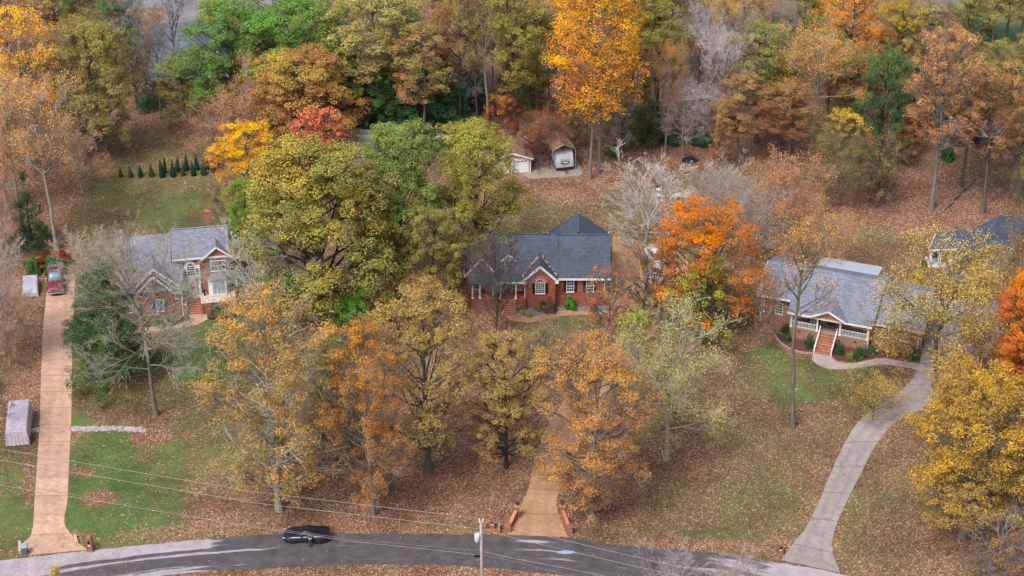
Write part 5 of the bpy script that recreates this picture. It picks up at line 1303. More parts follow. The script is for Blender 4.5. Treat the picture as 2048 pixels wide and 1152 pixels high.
# porch
MB().box(-0.1, 3.5, 0.0, 1.99, 0, 1.15).box(5.5, 9.2, 0.0, 1.99, 0, 1.15).box(3.501, 5.499, 0.3, 1.99, 0, 1.15).obj("porch_base", BRICK_PINK, h)
MB().box(-0.15, 9.25, -0.06, 2.0, 1.153, 1.21).obj("porch_floor", plain("porch_boards", (.30, .24, .22), .7), h)
for x in (-0.0, 3.1, 5.8, 9.05): 
    MB().box(x - .11, x + .11, 0.0, 0.22, 1.21, 3.3).box(x - .15, x + .15, -.04, .26, 1.21, 1.4).box(x - .15, x + .15, -.04, .26, 3.1, 3.3).obj("column", WHITE, h)
MB().box(-.2, 9.25, 0.0, .2, 3.24, 3.4).obj("porch_beam", WHITE, h)
def railing(parent, p, q, hgt=.82, step=.17, name='railing'):
    p, q = Vector(p), Vector(q); L = (q - p).length; n = max(2, int(L / step)); m = MB(); up = Vector((0, 0, 1))
    m.beam(p + up * hgt, q + up * hgt, .09, .07); m.beam(p + up * .12, q + up * .12, .06, .06)
    for k in range(1, n):
        c = p + (q - p) * (k / n); m.obox((c.x, c.y, c.z + .15), .055, .055, hgt - .19)
    return m.obj(name, WHITE, parent)
railing(h, (0.12, .1, 1.21), (2.98, .1, 1.21)); railing(h, (5.92, .1, 1.21), (8.93, .1, 1.21))
stairs(h, 3.55, 5.45, -2.85, 0.29, 1.2, 8, STEP, STEPD)
for x in (3.5, 5.5):
    railing(h, (x, -2.75, 0.05), (x, .05, 1.21), .85, .3, 'stair_railing')
    MB().box(x - .07, x + .07, -2.85, -2.7, 0, 1.0).obj("newel_post", WHITE, h)
g = MB(); gable_wall(g, 2.5, 6.3, -0.5, 3.45, 4.35, .08, 3.3, 4.4); g.obj("porch_gable", BRICK_PINK, h)
r = MB(); r.slab([(4.4, -.85, 4.75), (4.4, 2.9, 4.75), (2.2, -.3, 3.6), (2.2, -.85, 3.6)], .1); r.slab([(4.4, -.85, 4.75), (4.4, 2.9, 4.75), (6.6, -.3, 3.6), (6.6, -.85, 3.6)], .1)
rr = r.obj("porch_gable_roof", ROOF_PALE, h)
MB().beam((2.15, -.87, 3.5), (4.4, -.87, 4.65), .09, .2).obj("fascia", WHITE, rr); MB().beam((4.4, -.87, 4.65), (6.65, -.87, 3.5), .09, .2).obj("fascia", WHITE, rr)
window(h, 1.1, .9, 1.7, 3.0, 2.0, None, False, 2, 4, glass=CURTAIN); window(h, 2.3, .7, 1.3, 3.1, 2.0, BLACKSH, False, 2, 4, glass=CURTAIN)
window(h, 7.4, 1.0, 1.6, 3.0, 2.0, None, False, 2, 4); window(h, 8.5, .7, 1.6, 3.0, 2.0, None, False, 2, 4)
MB().box(3.9, 4.9, 1.92, 1.998, 1.22, 3.2).obj("door", DOORW, h)
window(h, -1.9, .75, 1.5, 2.9, 2.0, None, False, 2, 4); window(h, -3.4, .7, 1.5, 2.9, 2.0, None, False, 2, 4)
window(h, 10.9, .8, 1.5, 2.95, 1.1, None, False, 3, 4); window(h, 13.2, .8, 1.5, 2.95, 1.1, None, False, 3, 4)
downspout(h, -4.1, 2.0, .1, 3.7); downspout(h, 9.2, .0, .1, 3.3); downspout(h, 14.8, 1.1, .1, 3.3)
for x in (.9, 7.5): MB().box(x, x + .35, -.03, -.002, .7, .85).obj("foundation_vent", BLACK, h)

# ---------------- outbuilding at the far right
h = thing('porch_outbuilding', "white-posted outbuilding with a dark slate roof at the right edge", 'outbuilding', (52.34, 214.8, 0))
m = MB().box(2.3, 4.5, .6, 2.2, 0, 2.55); m.obj("wall", SIDING, h)
roof_quad(h, [(-.6, -.35, 2.72), (4.6, -.35, 2.95), (4.6, 2.6, 3.95), (.65, 2.1, 3.6)], ROOF_DARK, edge=[((-.6, -.35, 2.72), (4.6, -.35, 2.95)), ((-.6, -.35, 2.72), (.65, 2.1, 3.6))])
for x, y in ((-.2, 0), (1.0, -.05), (3.2, 0)): MB().box(x - .16, x + .16, y - .12, y + .12, 0, 2.6).obj("post", WHITE, h)
MB().box(-.4, 3.4, -.15, -.05, 2.3, 2.62).obj("beam", WHITE, h)
MB().box(-.3, 4.0, -.1, 2.4, 0, .12).obj("slab", SIDING, h)
MB().box(.5, 3.9, 1.9, 2.0, .12, 2.9).obj("screen", GLASS, h)
x0, y0 = at(1999, 431, 5.3); x1, y1 = at(1972, 495, 5.3); xl, yl = at(1928, 468, 3.3)
a_ = Vector((x0 - 52.34, y0 - 214.8, 5.3)); b_ = Vector((x1 - 52.34, y1 - 214.8, 5.3)); l_ = Vector((xl - 52.34, yl - 214.8, 3.3)); dl = b_ - a_
r_ = Vector((2 * a_.x - l_.x, 2 * a_.y - l_.y + 2.0, 3.3))
roof_quad(h, [tuple(a_), tuple(b_), tuple(l_ + dl), tuple(l_)], ROOF_DARK, 'main_roof'); roof_quad(h, [tuple(a_), tuple(b_), tuple(r_ + dl), tuple(r_)], ROOF_DARK, 'main_roof')
P = [l_ + Vector((.6, 0, -.2)), r_ + Vector((-.6, 0, -.2)), r_ + dl + Vector((-.6, 0.6, -.2)), l_ + dl + Vector((.6, .6, -.2))]
MB().prism([tuple(p_) for p_ in P], (0, 0, -3.05)).obj("main_wall", SIDING, h)

# ---------------- blue roofed house, upper left
h = thing('brick_house', "distant brick house with a large blue-grey roof, half hidden by bare trees", 'house', (-51.4, 265.6, 0), 6)
MB().box(-1.5, 9.5, 0, 13, 0, 2.6).obj("wall", BRICK_RED, h)
roof_quad(h, [(-2.0, -.6, 2.55), (10, -.6, 2.55), (10, 7, 7.9), (-.6, 7, 7.9)], ROOF_BLUE, edge=[((-2.0, -.6, 2.55), (10, -.6, 2.55))])
roof_quad(h, [(-.6, 7, 7.9), (10, 7, 7.9), (10, 14.5, 2.55), (-2, 14.5, 2.55)], ROOF_BLUE, 'back_roof')
window(h, 1.8, 1.5, .8, 2.1, 0, None, False, 2, 2, glass=CURTAIN)
MB().obox((6.4, 2.6, 5.0), .8, .7, .2).obj("skylight", CURTAIN, h)
MB().obox((8.3, 2.3, 4.75), .6, .8, .2).obj("roof_vent", WHITE, h)

# ---------------- small garage, sheds, carport
h = thing('garage', "small tan garage with white trim and white overhead door beside the carport", 'garage', (2.55, 240.49, 0), 9)
m = MB(); m.box(-5.5, -.05, 0, 6.5, 0, 2.2); gable_wall(m, -5.5, -.05, -.1, 2.2, 3.05, .12, 0, -2.75); m.obj("wall", TANSID, h)
roof_gable(h, -5.8, .25, -.4, 6.9, 2.2, 3.3, plain("leaf_littered_shingle", (.22, .13, .09), .9, var=.6, scale=3), 'y', ry=-2.75, th=.1)
d = MB().box(-2.55, -.45, -.17, -.11, .05, 2.0)
for k in range(1, 4): d.box(-2.55, -.45, -.18, -.171, .5 * k - .01, .5 * k + .01)
dd = d.obj("garage_door", WHITE, h)
g = MB()
for k in range(4): g.prism([(-2.42 + .5*k, -.19, 1.68), (-2.06 + .5*k, -.19, 1.68), (-2.06 + .5*k, -.19, 1.76), (-2.24 + .5*k, -.19, 1.86), (-2.42 + .5*k, -.19, 1.8)], (0, .02, 0))
g.obj("door_window", GLASS, dd)
MB().box(-2.72, -2.56, -.2, -.105, 0, 2.15).box(-.44, -.3, -.2, -.105, 0, 2.15).box(-2.56, -.44, -.2, -.105, 2.0, 2.15).box(-.16, .0, -.2, -.105, 0, 2.2).obj("trim", WHITE, h)
MB().box(-5.0, -3.0, -.17, -.11, .05, 2.0).obj("side_door", WHITE, h)
h = thing('shed', "small navy blue gabled shed with white rakes at the forest edge", 'shed', (-9.7, 246.9, 0), 0)
m = MB().box(-.95, .95, 0, 3, 0, 2.05); gable_wall(m, -.95, .95, -.06, 2.05, 2.5, .06, 0); m.obj("wall", plain("navy_siding", (.018, .045, .10), .7), h)
roof_gable(h, -1.15, 1.15, -.25, 3.2, 2.02, 2.55, ROOF_DARK, 'y', th=.08)
MB().box(-.12, .28, -.09, -.061, 1.7, 1.98).box(-.06, .22, -.1, -.091, 1.76, 1.92).obj("vent", WHITE, h)
h = thing('garage', "grey-roofed low garage behind the pink-red and leafy green trees", 'garage', (-21.0, 240.3, 0), -14)
MB().box(-2.2, 1.5, .3, 5.5, 0, 2.6).obj("wall", SIDING, h)
roof_quad(h, [(-2.6, 0, 2.7), (1.9, 0, 2.7), (1.9, 4.6, 4.2), (-2.6, 4.6, 4.2)], ROOF_GREY, edge=[((-2.6, 0, 2.7), (1.9, 0, 2.7))])
roof_quad(h, [(-2.6, 4.6, 4.2), (1.9, 4.6, 4.2), (1.9, 7, 3.2), (-2.6, 7, 3.2)], ROOF_GREY, 'back_roof')
h = thing('barn', "long low dark barn with a pale pinkish roof in the upper right woods", 'barn', (*at(1955, 296), 0), -9)
MB().box(-3.8, 3.8, 0, 3, 0, 1.9).obj("wall", plain("weathered_dark_boards", (.06, .055, .055), .9, var=.4), h)
roof_quad(h, [(-4.1, -.4, 1.95), (4.1, -.4, 1.95), (4.1, 3.3, 3.0), (-4.1, 3.3, 3.0)], plain("rusty_tin", (.36, .27, .27), .7, var=.4, scale=2), 'roof', .06)
MB().box(-2.6, -1.9, -.06, -.01, 0, 1.6).box(-.6, .1, -.06, -.01, 0, 1.6).box(1.4, 2.1, -.06, -.01, 0, 1.6).obj("opening", BLACK, h)
h = thing('carport', "open metal carport frame sheltering the white travel trailer", 'carport', (5.42, 240.05, 0), 14)
GALV = plain("galvanised_steel", (.34, .36, .40), .45, .5, .4)
for k in range(6):
    y = k * 1.9; p = MB()
    pts = [(0, y, 0), (0, y, 3.1), (.35, y, 3.5), (1.65, y, 4.05), (2.95, y, 3.5), (3.3, y, 3.1), (3.3, y, 0)]
    for a, b in zip(pts, pts[1:]): p.beam(a, b, .07, .07)
    p.obj("frame", GALV, h)
r = MB(); r.slab([(.0, 0.05, 3.28), (1.65, .05, 4.14), (1.65, 9.6, 4.14), (.0, 9.6, 3.28)], .04); r.slab([(1.65, .05, 4.14), (3.3, .05, 3.28), (3.3, 9.6, 3.28), (1.65, 9.6, 4.14)], .04)
r.obj("roof", plain("leaf_stained_tin", (.20, .12, .08), .8, var=.6, scale=3), h)
# ------------------------------------------------------------------ vehicles
RUBBER = plain("tyre_rubber", (0.014, 0.014, 0.016), 0.8)
CHROME = plain("chrome", (0.55, 0.55, 0.58), 0.2, .5, 0.9, var=.05)
LAMPG = plain("headlight_lens", (0.28, 0.31, 0.35), 0.25, .7, var=.1)
REDL = plain("tail_light", (0.35, 0.015, 0.015), 0.25)
WSHIELD = plain("windscreen_glass", (0.10, 0.20, 0.26), 0.08, .9, var=.1)
def ring(x, w, zb, zs, zt, crown=.04, tuck=.9):
    h = [(-w*tuck, zb), (-w, zb + (zs-zb)*.35), (-w*.995, zs), (-w*.90, zt - .02), (-w*.55, zt + crown*.7), (0, zt + crown)]
    pts = h + [(-a, b) for a, b in reversed(h[:-1])]
    return [(x, a, b) for a, b in pts]
def wheel(parent, x, y, r, w=.26, rimmat=None):
    s = 1 if y > 0 else -1
    t = MB().tube([(x, y - w/2, r), (x, y - w/2 + .03, r), (x, y + w/2 - .03, r), (x, y + w/2, r)], [r*.9, r, r, r*.9], 24).obj("tyre", RUBBER, parent, True)
    m = MB(); yo = y + s * (w/2)
    m.tube([(x, yo - s*.02, r), (x, yo + s*.006, r)], [r*.66, r*.66], 20)
    rim = m.obj("rim", rimmat or CHROME, t)
    sp = MB()
    for k in range(5):
        a = 2*math.pi*k/5; sp.beam((x, yo + s*.012, r), (x + r*.6*math.cos(a), yo + s*.012, r + r*.6*math.sin(a)), .02, .07)
    sp.obj("spokes", BLACK, rim)
    return t
def car(label, cat, name, px, py, rz, paint, st, cab, glass_tint=None, wheels=(1.35, -1.35, .33), rim=None, L=2.2, grille=None, lamp_y=.62, lampz=.62, loc=None, group=None):
    X, Y = loc if loc else at(px, py)
    c = thing(name, label, cat, (X, Y, 0), rz, group)
    b = MB().loft([ring(*s) for s in st]).obj("body", paint, c, True)
    g = MB().loft([ring(*s) for s in cab]).obj("cabin_glass", glass_tint or GLASS, c, True)
    # painted roof skin just above the glass
    rs = [s for s in cab if s[4] > cab[0][4] + .11]
    r = MB().loft([[(x, -w*.80, zt + .004), (x, -w*.5, zt + .04), (x, 0, zt + .055), (x, w*.5, zt + .04), (x, w*.80, zt + .004), (x, 0, zt - .03)] for (x, w, zb, zs, zt, *_) in rs])
    r.obj("roof_panel", paint, c, True)
    hw = st[len(st)//2][1]
    ar = MB()
    for x in wheels[:2]:
        for s in (-1, 1):
            y0 = s * (hw - .02); ar.tube([(x, y0, wheels[2]), (x, y0 + s*.035, wheels[2])], [wheels[2]*1.14]*2, 20)
    ar.obj("wheel_arch", BLACK, c)
    for x in wheels[:2]:
        for s in (-1, 1): wheel(c, x, s * (hw - .09), wheels[2], .27, rim)
    xf, xr = st[-1][0], st[0][0]
    for s in (-1, 1):
        MB().ball((xf - .12, s * lamp_y, lampz), .15, .13, .05, 10, 6).obj("headlight", LAMPG, c, True)
        MB().box(xr - .02, xr + .06, s*lamp_y - .16, s*lamp_y + .16, lampz + .05, lampz + .2).obj("tail_light", REDL, c)
        cx = cab[-2][0] - .25
        mm = MB().ball((cx, s * (hw + .13), cab[0][4] + .10), .09, .13, .08, 8, 5); mm.beam((cx, s * (hw - .08), cab[0][4]), (cx, s * (hw + .1), cab[0][4] + .08), .04, .04)
        mm.obj("mirror", paint, c, True)
    return c
def paint(name, col, rough=.18): return plain(name, col, rough, .45, 0.0, 0.25, var=.04)
# black sports car, nose to the left
xa, ya = at(568, 1087); xb, yb = at(656, 1087)
BLK = paint("gloss_black_paint", (0.012, 0.014, 0.022), .3)
c = car("low black sports coupe parked at the road edge, nose to the left", 'car', 'sports_car', 0, 0, 179,
    BLK, [(-2.32, .62, .34, .60, .84), (-2.24, .80, .30, .62, .88), (-2.05, .95, .24, .66, .95), (-1.5, 1.0, .16, .70, .99), (-.6, .98, .14, .66, .90), (.4, .95, .14, .62, .82), (1.3, 1.0, .16, .62, .82), (1.9, .96, .18, .52, .66), (2.25, .82, .20, .42, .50), (2.33, .6, .22, .36, .42)],
    [(-1.75, .62, .7, .85, .90, .01), (-1.0, .72, .7, .9, 1.08), (-.35, .74, .7, .92, 1.20), (.2, .72, .7, .9, 1.19), (.62, .72, .7, .85, 1.02), (1.08, .70, .7, .78, .82, .01)],
    glass_tint=plain("smoked_glass", (.012, .014, .022), .35, .3), wheels=(1.38, -1.32, .34), rim=plain("graphite_rim", (.06, .08, .10), .3, .5, .6), lamp_y=.72, lampz=.60, loc=((xa + xb)/2, ya + .85))
MB().prism([(-1.1, -.96, .45), (-.55, -.97, .42), (-.75, -.975, .72), (-1.2, -.965, .78)], (0, -.012, 0)).obj("side_intake", BLACK, c)
MB().prism([(-1.1, .96, .45), (-.55, .97, .42), (-.75, .975, .72), (-1.2, .965, .78)], (0, .012, 0)).obj("side_intake", BLACK, c)
MB().beam((-2.12, -.72, 1.0), (-2.12, .72, 1.0), .2, .04).box(-2.15, -2.08, -.6, -.54, .9, .99).box(-2.15, -2.08, .54, .6, .9, .99).obj("spoiler", BLK, c)
MB().slab([(1.25, -.45, .865), (1.9, -.35, .70), (1.9, .35, .70), (1.25, .45, .865)], .015).obj("hood_vent", BLACK, c)
# maroon pickup, facing the viewer
MAROON = paint("maroon_paint", (0.17, 0.022, 0.042), .3)
X1, Y1 = at(113, 593)
c = thing('pickup_truck', "maroon pickup truck with a dark bed cover at the top of the sandy driveway", 'pickup', (X1 - .57, Y1 + 2.95, 0), -79)
st = [(.2, .98, .42, .85, 1.12), (1.3, 1.0, .40, .88, 1.16), (2.2, 1.0, .38, .88, 1.14), (2.7, .97, .38, .84, 1.06), (2.9, .88, .42, .78, .96)]
MB().loft([ring(*s) for s in st]).obj("hood", MAROON, c, True)
MB().loft([ring(*s) for s in [(-1.35, .99, .42, .9, 1.15), (-.4, 1.0, .4, .9, 1.16), (.5, 1.0, .42, .9, 1.15)]]).obj("cab_body", MAROON, c, True)
MB().loft([ring(*s) for s in [(-1.4, .86, 1.0, 1.2, 1.22, .0), (-1.05, .82, 1.0, 1.5, 1.84), (-.1, .80, 1.0, 1.5, 1.88), (.25, .80, 1.0, 1.5, 1.80), (.98, .88, 1.0, 1.1, 1.16, .0)]]).obj("cabin_glass", WSHIELD, c, True)
MB().slab([(-1.08, -.70, 1.90), (.20, -.70, 1.88), (.20, .70, 1.88), (-1.08, .70, 1.90)], .05).obj("roof_panel", MAROON, c, bevel=.03)
MB().slab([(-.85, -.45, 1.915), (-.05, -.45, 1.912), (-.05, .45, 1.912), (-.85, .45, 1.915)], .02).obj("sunroof", plain("tinted_sunroof", (.06, .01, .025), .1, .8), c)
MB().box(-3.0, -1.38, -1.0, 1.0, .45, 1.18).obj("bed", MAROON, c, bevel=.04)
MB().box(-2.95, -1.42, -.94, .94, 1.185, 1.24).obj("bed_cover", plain("charcoal_vinyl", (.10, .11, .14), .7), c)
g = MB().box(2.86, 2.95, -.62, .62, .62, .94); gr = g.obj("grille", CHROME, c)
m = MB()
for k in range(4): m.box(2.951, 2.965, -.56, .56, .66 + .07*k, .69 + .07*k)
m.obj("grille_bars", DARKMETAL, gr)
MB().box(2.9, 3.02, -.95, .95, .38, .58).obj("bumper", CHROME, c, bevel=.03)
MB().box(2.95, 3.03, -.45, .45, .28, .38).obj("skid_plate", BLACK, c)
for s in (-1, 1):
    MB().box(2.78, 2.93, s*.80 - .14, s*.80 + .14, .68, .92).obj("headlight", LAMPG, c, bevel=.02)
    MB().ball((.75, s*1.16, 1.28), .08, .14, .12, 8, 5).beam((.75, s*.9, 1.2), (.75, s*1.1, 1.25), .04, .04).obj("mirror", CHROME, c, True)
    for x in (1.85, -2.0): wheel(c, x, s*.90, .40, .3)
MB().slab([(1.3, -.35, 1.225), (2.3, -.35, 1.20), (2.3, .35, 1.20), (1.3, .35, 1.225)], .02).obj("hood_scoop", plain("deep_maroon", (.14, .012, .03), .3), c, bevel=.01)
WP = paint("white_car_paint", (.72, .73, .76), .3)
SED = ([(-2.2, .75, .35, .75, 1.0), (-2.05, .86, .3, .8, 1.05), (-1.2, .9, .26, .82, 1.0), (0, .91, .26, .8, .95), (1.2, .9, .26, .76, .92), (1.95, .86, .28, .66, .82), (2.2, .7, .32, .58, .7)],
       [(-1.9, .7, .8, 1.0, 1.04, .01), (-1.3, .72, .8, 1.1, 1.45), (-.5, .72, .8, 1.1, 1.52), (.3, .70, .8, 1.1, 1.46), (1.15, .74, .8, .92, .95, .01)])
car("white car parked on the tan driveway under the bright red-orange tree, nearer one", 'car', 'parked_car', 1314, 556, -100, WP, *SED, group='white cars beside the middle house')
car("white car parked farther up the tan driveway behind the nearer white car", 'car', 'parked_car', 1313, 524, -70, WP, *SED, group='white cars beside the middle house')

# draped covers
def draped(label, name, px, py, L, Wd, Hh, rz, mat, seed, taper=.9, skirt=.12, front=.75):
    X, Y = at(px, py); r = np.random.default_rng(seed)
    root = thing(name, label, 'covered vehicle', (X - L/2*math.sin(math.radians(rz)), Y + L/2*math.cos(math.radians(rz)), 0), rz)
    nx, ny = 44, 30
    s = np.linspace(-1, 1, nx); t = np.linspace(-1, 1, ny); S_, T_ = np.meshgrid(s, t, indexing='ij')
    # profile: flat top, rounded shoulders, sides nearly vertical
    def prof(u): 
        a = np.abs(u); return np.where(a < .62, u / .62 * taper, np.sign(u) * (taper + (1 - taper) * (a - .62) / .38))
    drop = np.maximum(sm((np.abs(T_) - .60) / .40), sm((np.abs(S_) - .72) / .28))
    x = prof(T_) * Wd / 2; y = prof(S_) * L / 2
    top = Hh * (1 - (1 - front) * sm((-S_ - .1) / .6))
    wr = (fbm(S_ * 7 + seed, T_ * 5, seed) - .5) * .16 + (fbm(S_ * 18, T_ * 3 + seed, seed + 2) - .5) * .07
    z = top * (1 - drop) + skirt * (1 + 1.6 * (fbm(S_ * 9, T_ * 9, seed + 5) - .3)) * drop + wr * (1 - drop * .3)
    fold = np.sin(np.arctan2(S_, T_) * 26 + seed) * .05 * drop
    x = x * (1 + fold); y = y * (1 + fold * .5)
    co = np.stack([x.ravel(), y.ravel(), np.maximum(z, .03).ravel()], 1)
    i = np.arange((nx-1)*(ny-1)); a, c_ = i // (ny-1), i % (ny-1); k = a*ny + c_
    me = quad_mesh("cover_mesh", co, np.stack([k, k+ny, k+ny+1, k+1], 1), mat, True)
    link("cover", me, root)
    for sx in (-1, 1):
        for yy in (-L*.22, L*.22):
            MB().tube([(sx*(Wd/2 - .35) - .1, yy, .32), (sx*(Wd/2 - .35) + .1, yy, .32)], [.32, .32], 16).obj("wheel", RUBBER, root, True)
    return root
def tarp_mat(name, base, leafc):
    m, nt, out = newmat(name); o = objco(nt)
    n = noise(nt, o, 1.4, 5, .6); v = noise(nt, o, 6.0, 4, .7)
    c = ramp(nt, n, [(.3, tuple(x*.78 for x in base)), (.7, tuple(min(1, x*1.12) for x in base))])
    f = math_(nt, 'MULTIPLY', math_(nt, 'SUBTRACT', v, .50), 6, True)
    c = mixc(nt, f, c, leafc)
    b = princ(nt, out, c, .6, .3); bp = N(nt, "ShaderNodeBump"); bp.inputs['Strength'].default_value = .5; bp.inputs['Distance'].default_value = .1
    nt.links.new(noise(nt, o, 4.0, 4), bp.inputs['Height']); nt.links.new(bp.outputs[0], b.inputs['Normal']); return m
draped("large camper under a pale lavender tarp left of the sandy driveway", 'covered_camper', 36, 893, 6.1, 2.5, 2.15, 8, tarp_mat("lavender_tarp", (.50, .45, .54), (.32, .22, .22)), 3, front=.86)
draped("small boat under a silver-blue cover left of the maroon pickup", 'covered_boat', 62, 596, 3.7, 1.95, 1.15, 11, tarp_mat("silver_tarp", (.33, .37, .46), (.40, .26, .25)), 8, front=.6)

# travel trailer under the carport
t = thing('travel_trailer', "silver-white travel trailer with a dark oval emblem parked under the carport", 'trailer', (7.2, 240.6, 0), 14)
SIL = plain("silver_white_gelcoat", (.46, .47, .50), .35, .5, var=.05)
W2 = 1.22
prof_ = [(0, .55), (-.02, 1.0), (.05, 1.6), (.30, 2.25), (.75, 2.75), (1.3, 2.95), (7.5, 2.95), (7.6, 2.6), (7.6, .55)]
b = MB().prism([(-W2, y, z) for y, z in prof_], (2*W2, 0, 0)).obj("body", SIL, t, bevel=.05)
MB().box(-W2 + .03, W2 - .03, .03, 7.5, .32, .549).obj("chassis", BLACK, t)
MB().box(-W2 - .012, -W2 - .001, 1.2, 7.3, .6, 1.1).obj("side_stripe", plain("dark_stripe", (.04, .045, .05), .4), t)
for y in (2.2, 4.4, 6.0): MB().box(-W2 - .02, -W2 - .002, y, y + .9, 1.5, 2.1).obj("window", GLASS, t)
MB().beam((-.5, .1, .5), (0, -1.05, .5), .09, .12).beam((.5, .1, .5), (0, -1.05, .5), .09, .12).tube([(0, -.95, .05), (0, -.95, .75)], .05, 8).obj("hitch", DARKMETAL, t)
for s in (-1, 1):
    for y in (3.6, 4.5): MB().tube([(s*W2 - s*.22, y, .34), (s*W2, y, .34)], [.34, .34], 18).obj("wheel", RUBBER, t, True)
def on_nose(x, h):    # point on the slightly raked nose
    z = .9 + h; return (x, -.075 + max(0, (z - 1.0)) * .12 + max(0, z - 1.6) * .35, z)
e = MB()
for i in range(24):
    a, b2 = 2*math.pi*i/24, 2*math.pi*(i+1)/24
    e.beam(on_nose(.56*math.cos(a), .45 + .2*math.sin(a)), on_nose(.56*math.cos(b2), .45 + .2*math.sin(b2)), .05, .11)
em = e.obj("emblem", plain("dark_emblem", (.03, .035, .05), .4), b)
MB().prism([on_nose(-.36, .50), on_nose(-.02, .58), on_nose(.05, .46), on_nose(-.22, .38)], (0, -.012, 0)).prism([on_nose(.0, .40), on_nose(.42, .56), on_nose(.34, .36), on_nose(.1, .30)], (0, -.012, 0)).obj("emblem_highlight", WHITE, em)
def text_mesh(name, body, size, mat, parent, loc, rot):
    cu = bpy.data.curves.new(name, 'FONT'); cu.body = body; cu.size = size; cu.align_x = 'CENTER'; cu.extrude = .006
    tmp = bpy.data.objects.new("tmp_text", cu); COL.objects.link(tmp)
    me = bpy.data.meshes.new_from_object(tmp.evaluated_get(bpy.context.evaluated_depsgraph_get())); bpy.data.objects.remove(tmp)
    me.materials.clear(); me.materials.append(mat); o = link(name, me, parent); o.location = loc; o.rotation_euler = rot; return o
text_mesh("lettering", "GREY WOLF", .24, plain("grey_lettering", (.16, .17, .19), .5), b, (0, .035, 1.68), (math.radians(72), 0, 0))

# ------------------------------------------------------------------ pole and wires
bx_, by_ = at(965, 1245)
WOODP = plain("weathered_pole_wood", (.33, .29, .29), .85, var=.2, scale=4)
p = thing('utility_pole', "tall weathered utility pole with a pale grey transformer near the road", 'utility pole', (bx_, by_, 0))
MB().tube([(0, 0, -.3), (-.02, 0, 6), (-.06, 0, 12.2)], [.17, .15, .12], 12).obj("pole", WOODP, p, True)
MB().tube([(-.42, -.1, 9.9), (-.42, -.1, 9.95), (-.42, -.1, 10.7), (-.42, -.1, 10.78)], [.2, .25, .25, .2], 16).obj("transformer", plain("pale_grey_enamel", (.55, .62, .66), .4, var=.05), p, True)
MB().tube([(-.52, -.1, 10.75), (-.52, -.1, 11.0)], .035, 8).tube([(-.32, -.1, 10.75), (-.32, -.1, 11.0)], .035, 8).obj("bushing", WHITE, p)
MB().beam((-.2, -.05, 10.5), (-.06, 0, 10.5), .06, .1).beam((-.2, -.05, 10.1), (-.06, 0, 10.1), .06, .1).obj("bracket", DARKMETAL, p)
MB().box(-.2, .14, -.05, .05, 12.1, 12.2).obj("cross_bracket", GALV, p)
for dx in (-.2, .14): MB().tube([(dx, 0, 12.15), (dx, 0, 12.5)], [.07, .055], 10).obj("insulator", WHITE, p)
MB().box(-.75, -.15, -.08, .08, 8.0, 8.18).obj("splice_case", BLACK, p)
WIREM = plain("aluminium_wire", (.42, .38, .37), .5, .4, .2, var=.05); WIRED = plain("dark_cable", (.16, .15, .17), .6)
def wire(label, pts, rad, mat):
    P = []
    for i, (x, y, z) in enumerate(pts): P.append(((*at(x, y, z), z)))
    # smooth by subdividing with resample in 3D
    A = np.array(P); d = np.r_[0, np.cumsum(np.linalg.norm(np.diff(A, axis=0), axis=1))]; tt_ = np.linspace(0, d[-1], 60)
    Q = np.stack([np.interp(tt_, d, A[:, k]) for k in range(3)], 1)
    o = MB().tube([tuple(q_) for q_ in Q], rad, 6).obj("power_line", mat, None, True)
    return tag(o, label, 'power line', 'wires strung from the utility pole')
wire("topmost thin power line running left from the pole top over the lawns", [(-260, 862, 12.4), (0, 898, 12.4), (512, 984, 12.4), (961, 1037, 12.45)], .012, WIREM)
wire("second power line from the top, left of the pole", [(-260, 886, 11.3), (0, 920, 11.3), (512, 1006, 11.3), (962, 1058, 11.3)], .013, WIREM)
wire("upper thick cable of the low bundle left of the pole, crossing the sports car", [(-260, 934, 8.4), (0, 964, 8.4), (256, 1008, 8.4), (512, 1052, 8.4), (700, 1078, 8.4), (962, 1102, 8.5)], .017, WIRED)
wire("lower thin cable of the low bundle left of the pole", [(-260, 940, 8.1), (0, 970, 8.1), (256, 1012, 8.1), (512, 1055, 8.1), (700, 1082, 8.1), (962, 1110, 8.1)], .011, WIREM)
wire("topmost power line running right from the pole top over the road", [(965, 1037, 12.45), (1024, 1056, 12.4), (1306, 1122, 12.4), (1600, 1184, 12.3), (2100, 1290, 12.2)], .012, WIREM)
wire("second power line right of the pole, over the blue paint mark", [(966, 1058, 11.3), (1024, 1075, 11.3), (1290, 1137, 11.3), (1536, 1188, 11.2), (2100, 1310, 11.0)], .012, WIREM)
wire("lower cable bundle right of the pole over the road", [(966, 1110, 8.2), (1024, 1122, 8.1), (1110, 1144, 8.1), (1400, 1212, 8.0)], .017, WIRED)
wire("thin service cable right of the pole just above the lower bundle", [(966, 1103, 8.5), (1024, 1116, 8.4), (1150, 1140, 8.3), (1400, 1190, 8.2)], .012, WIREM)

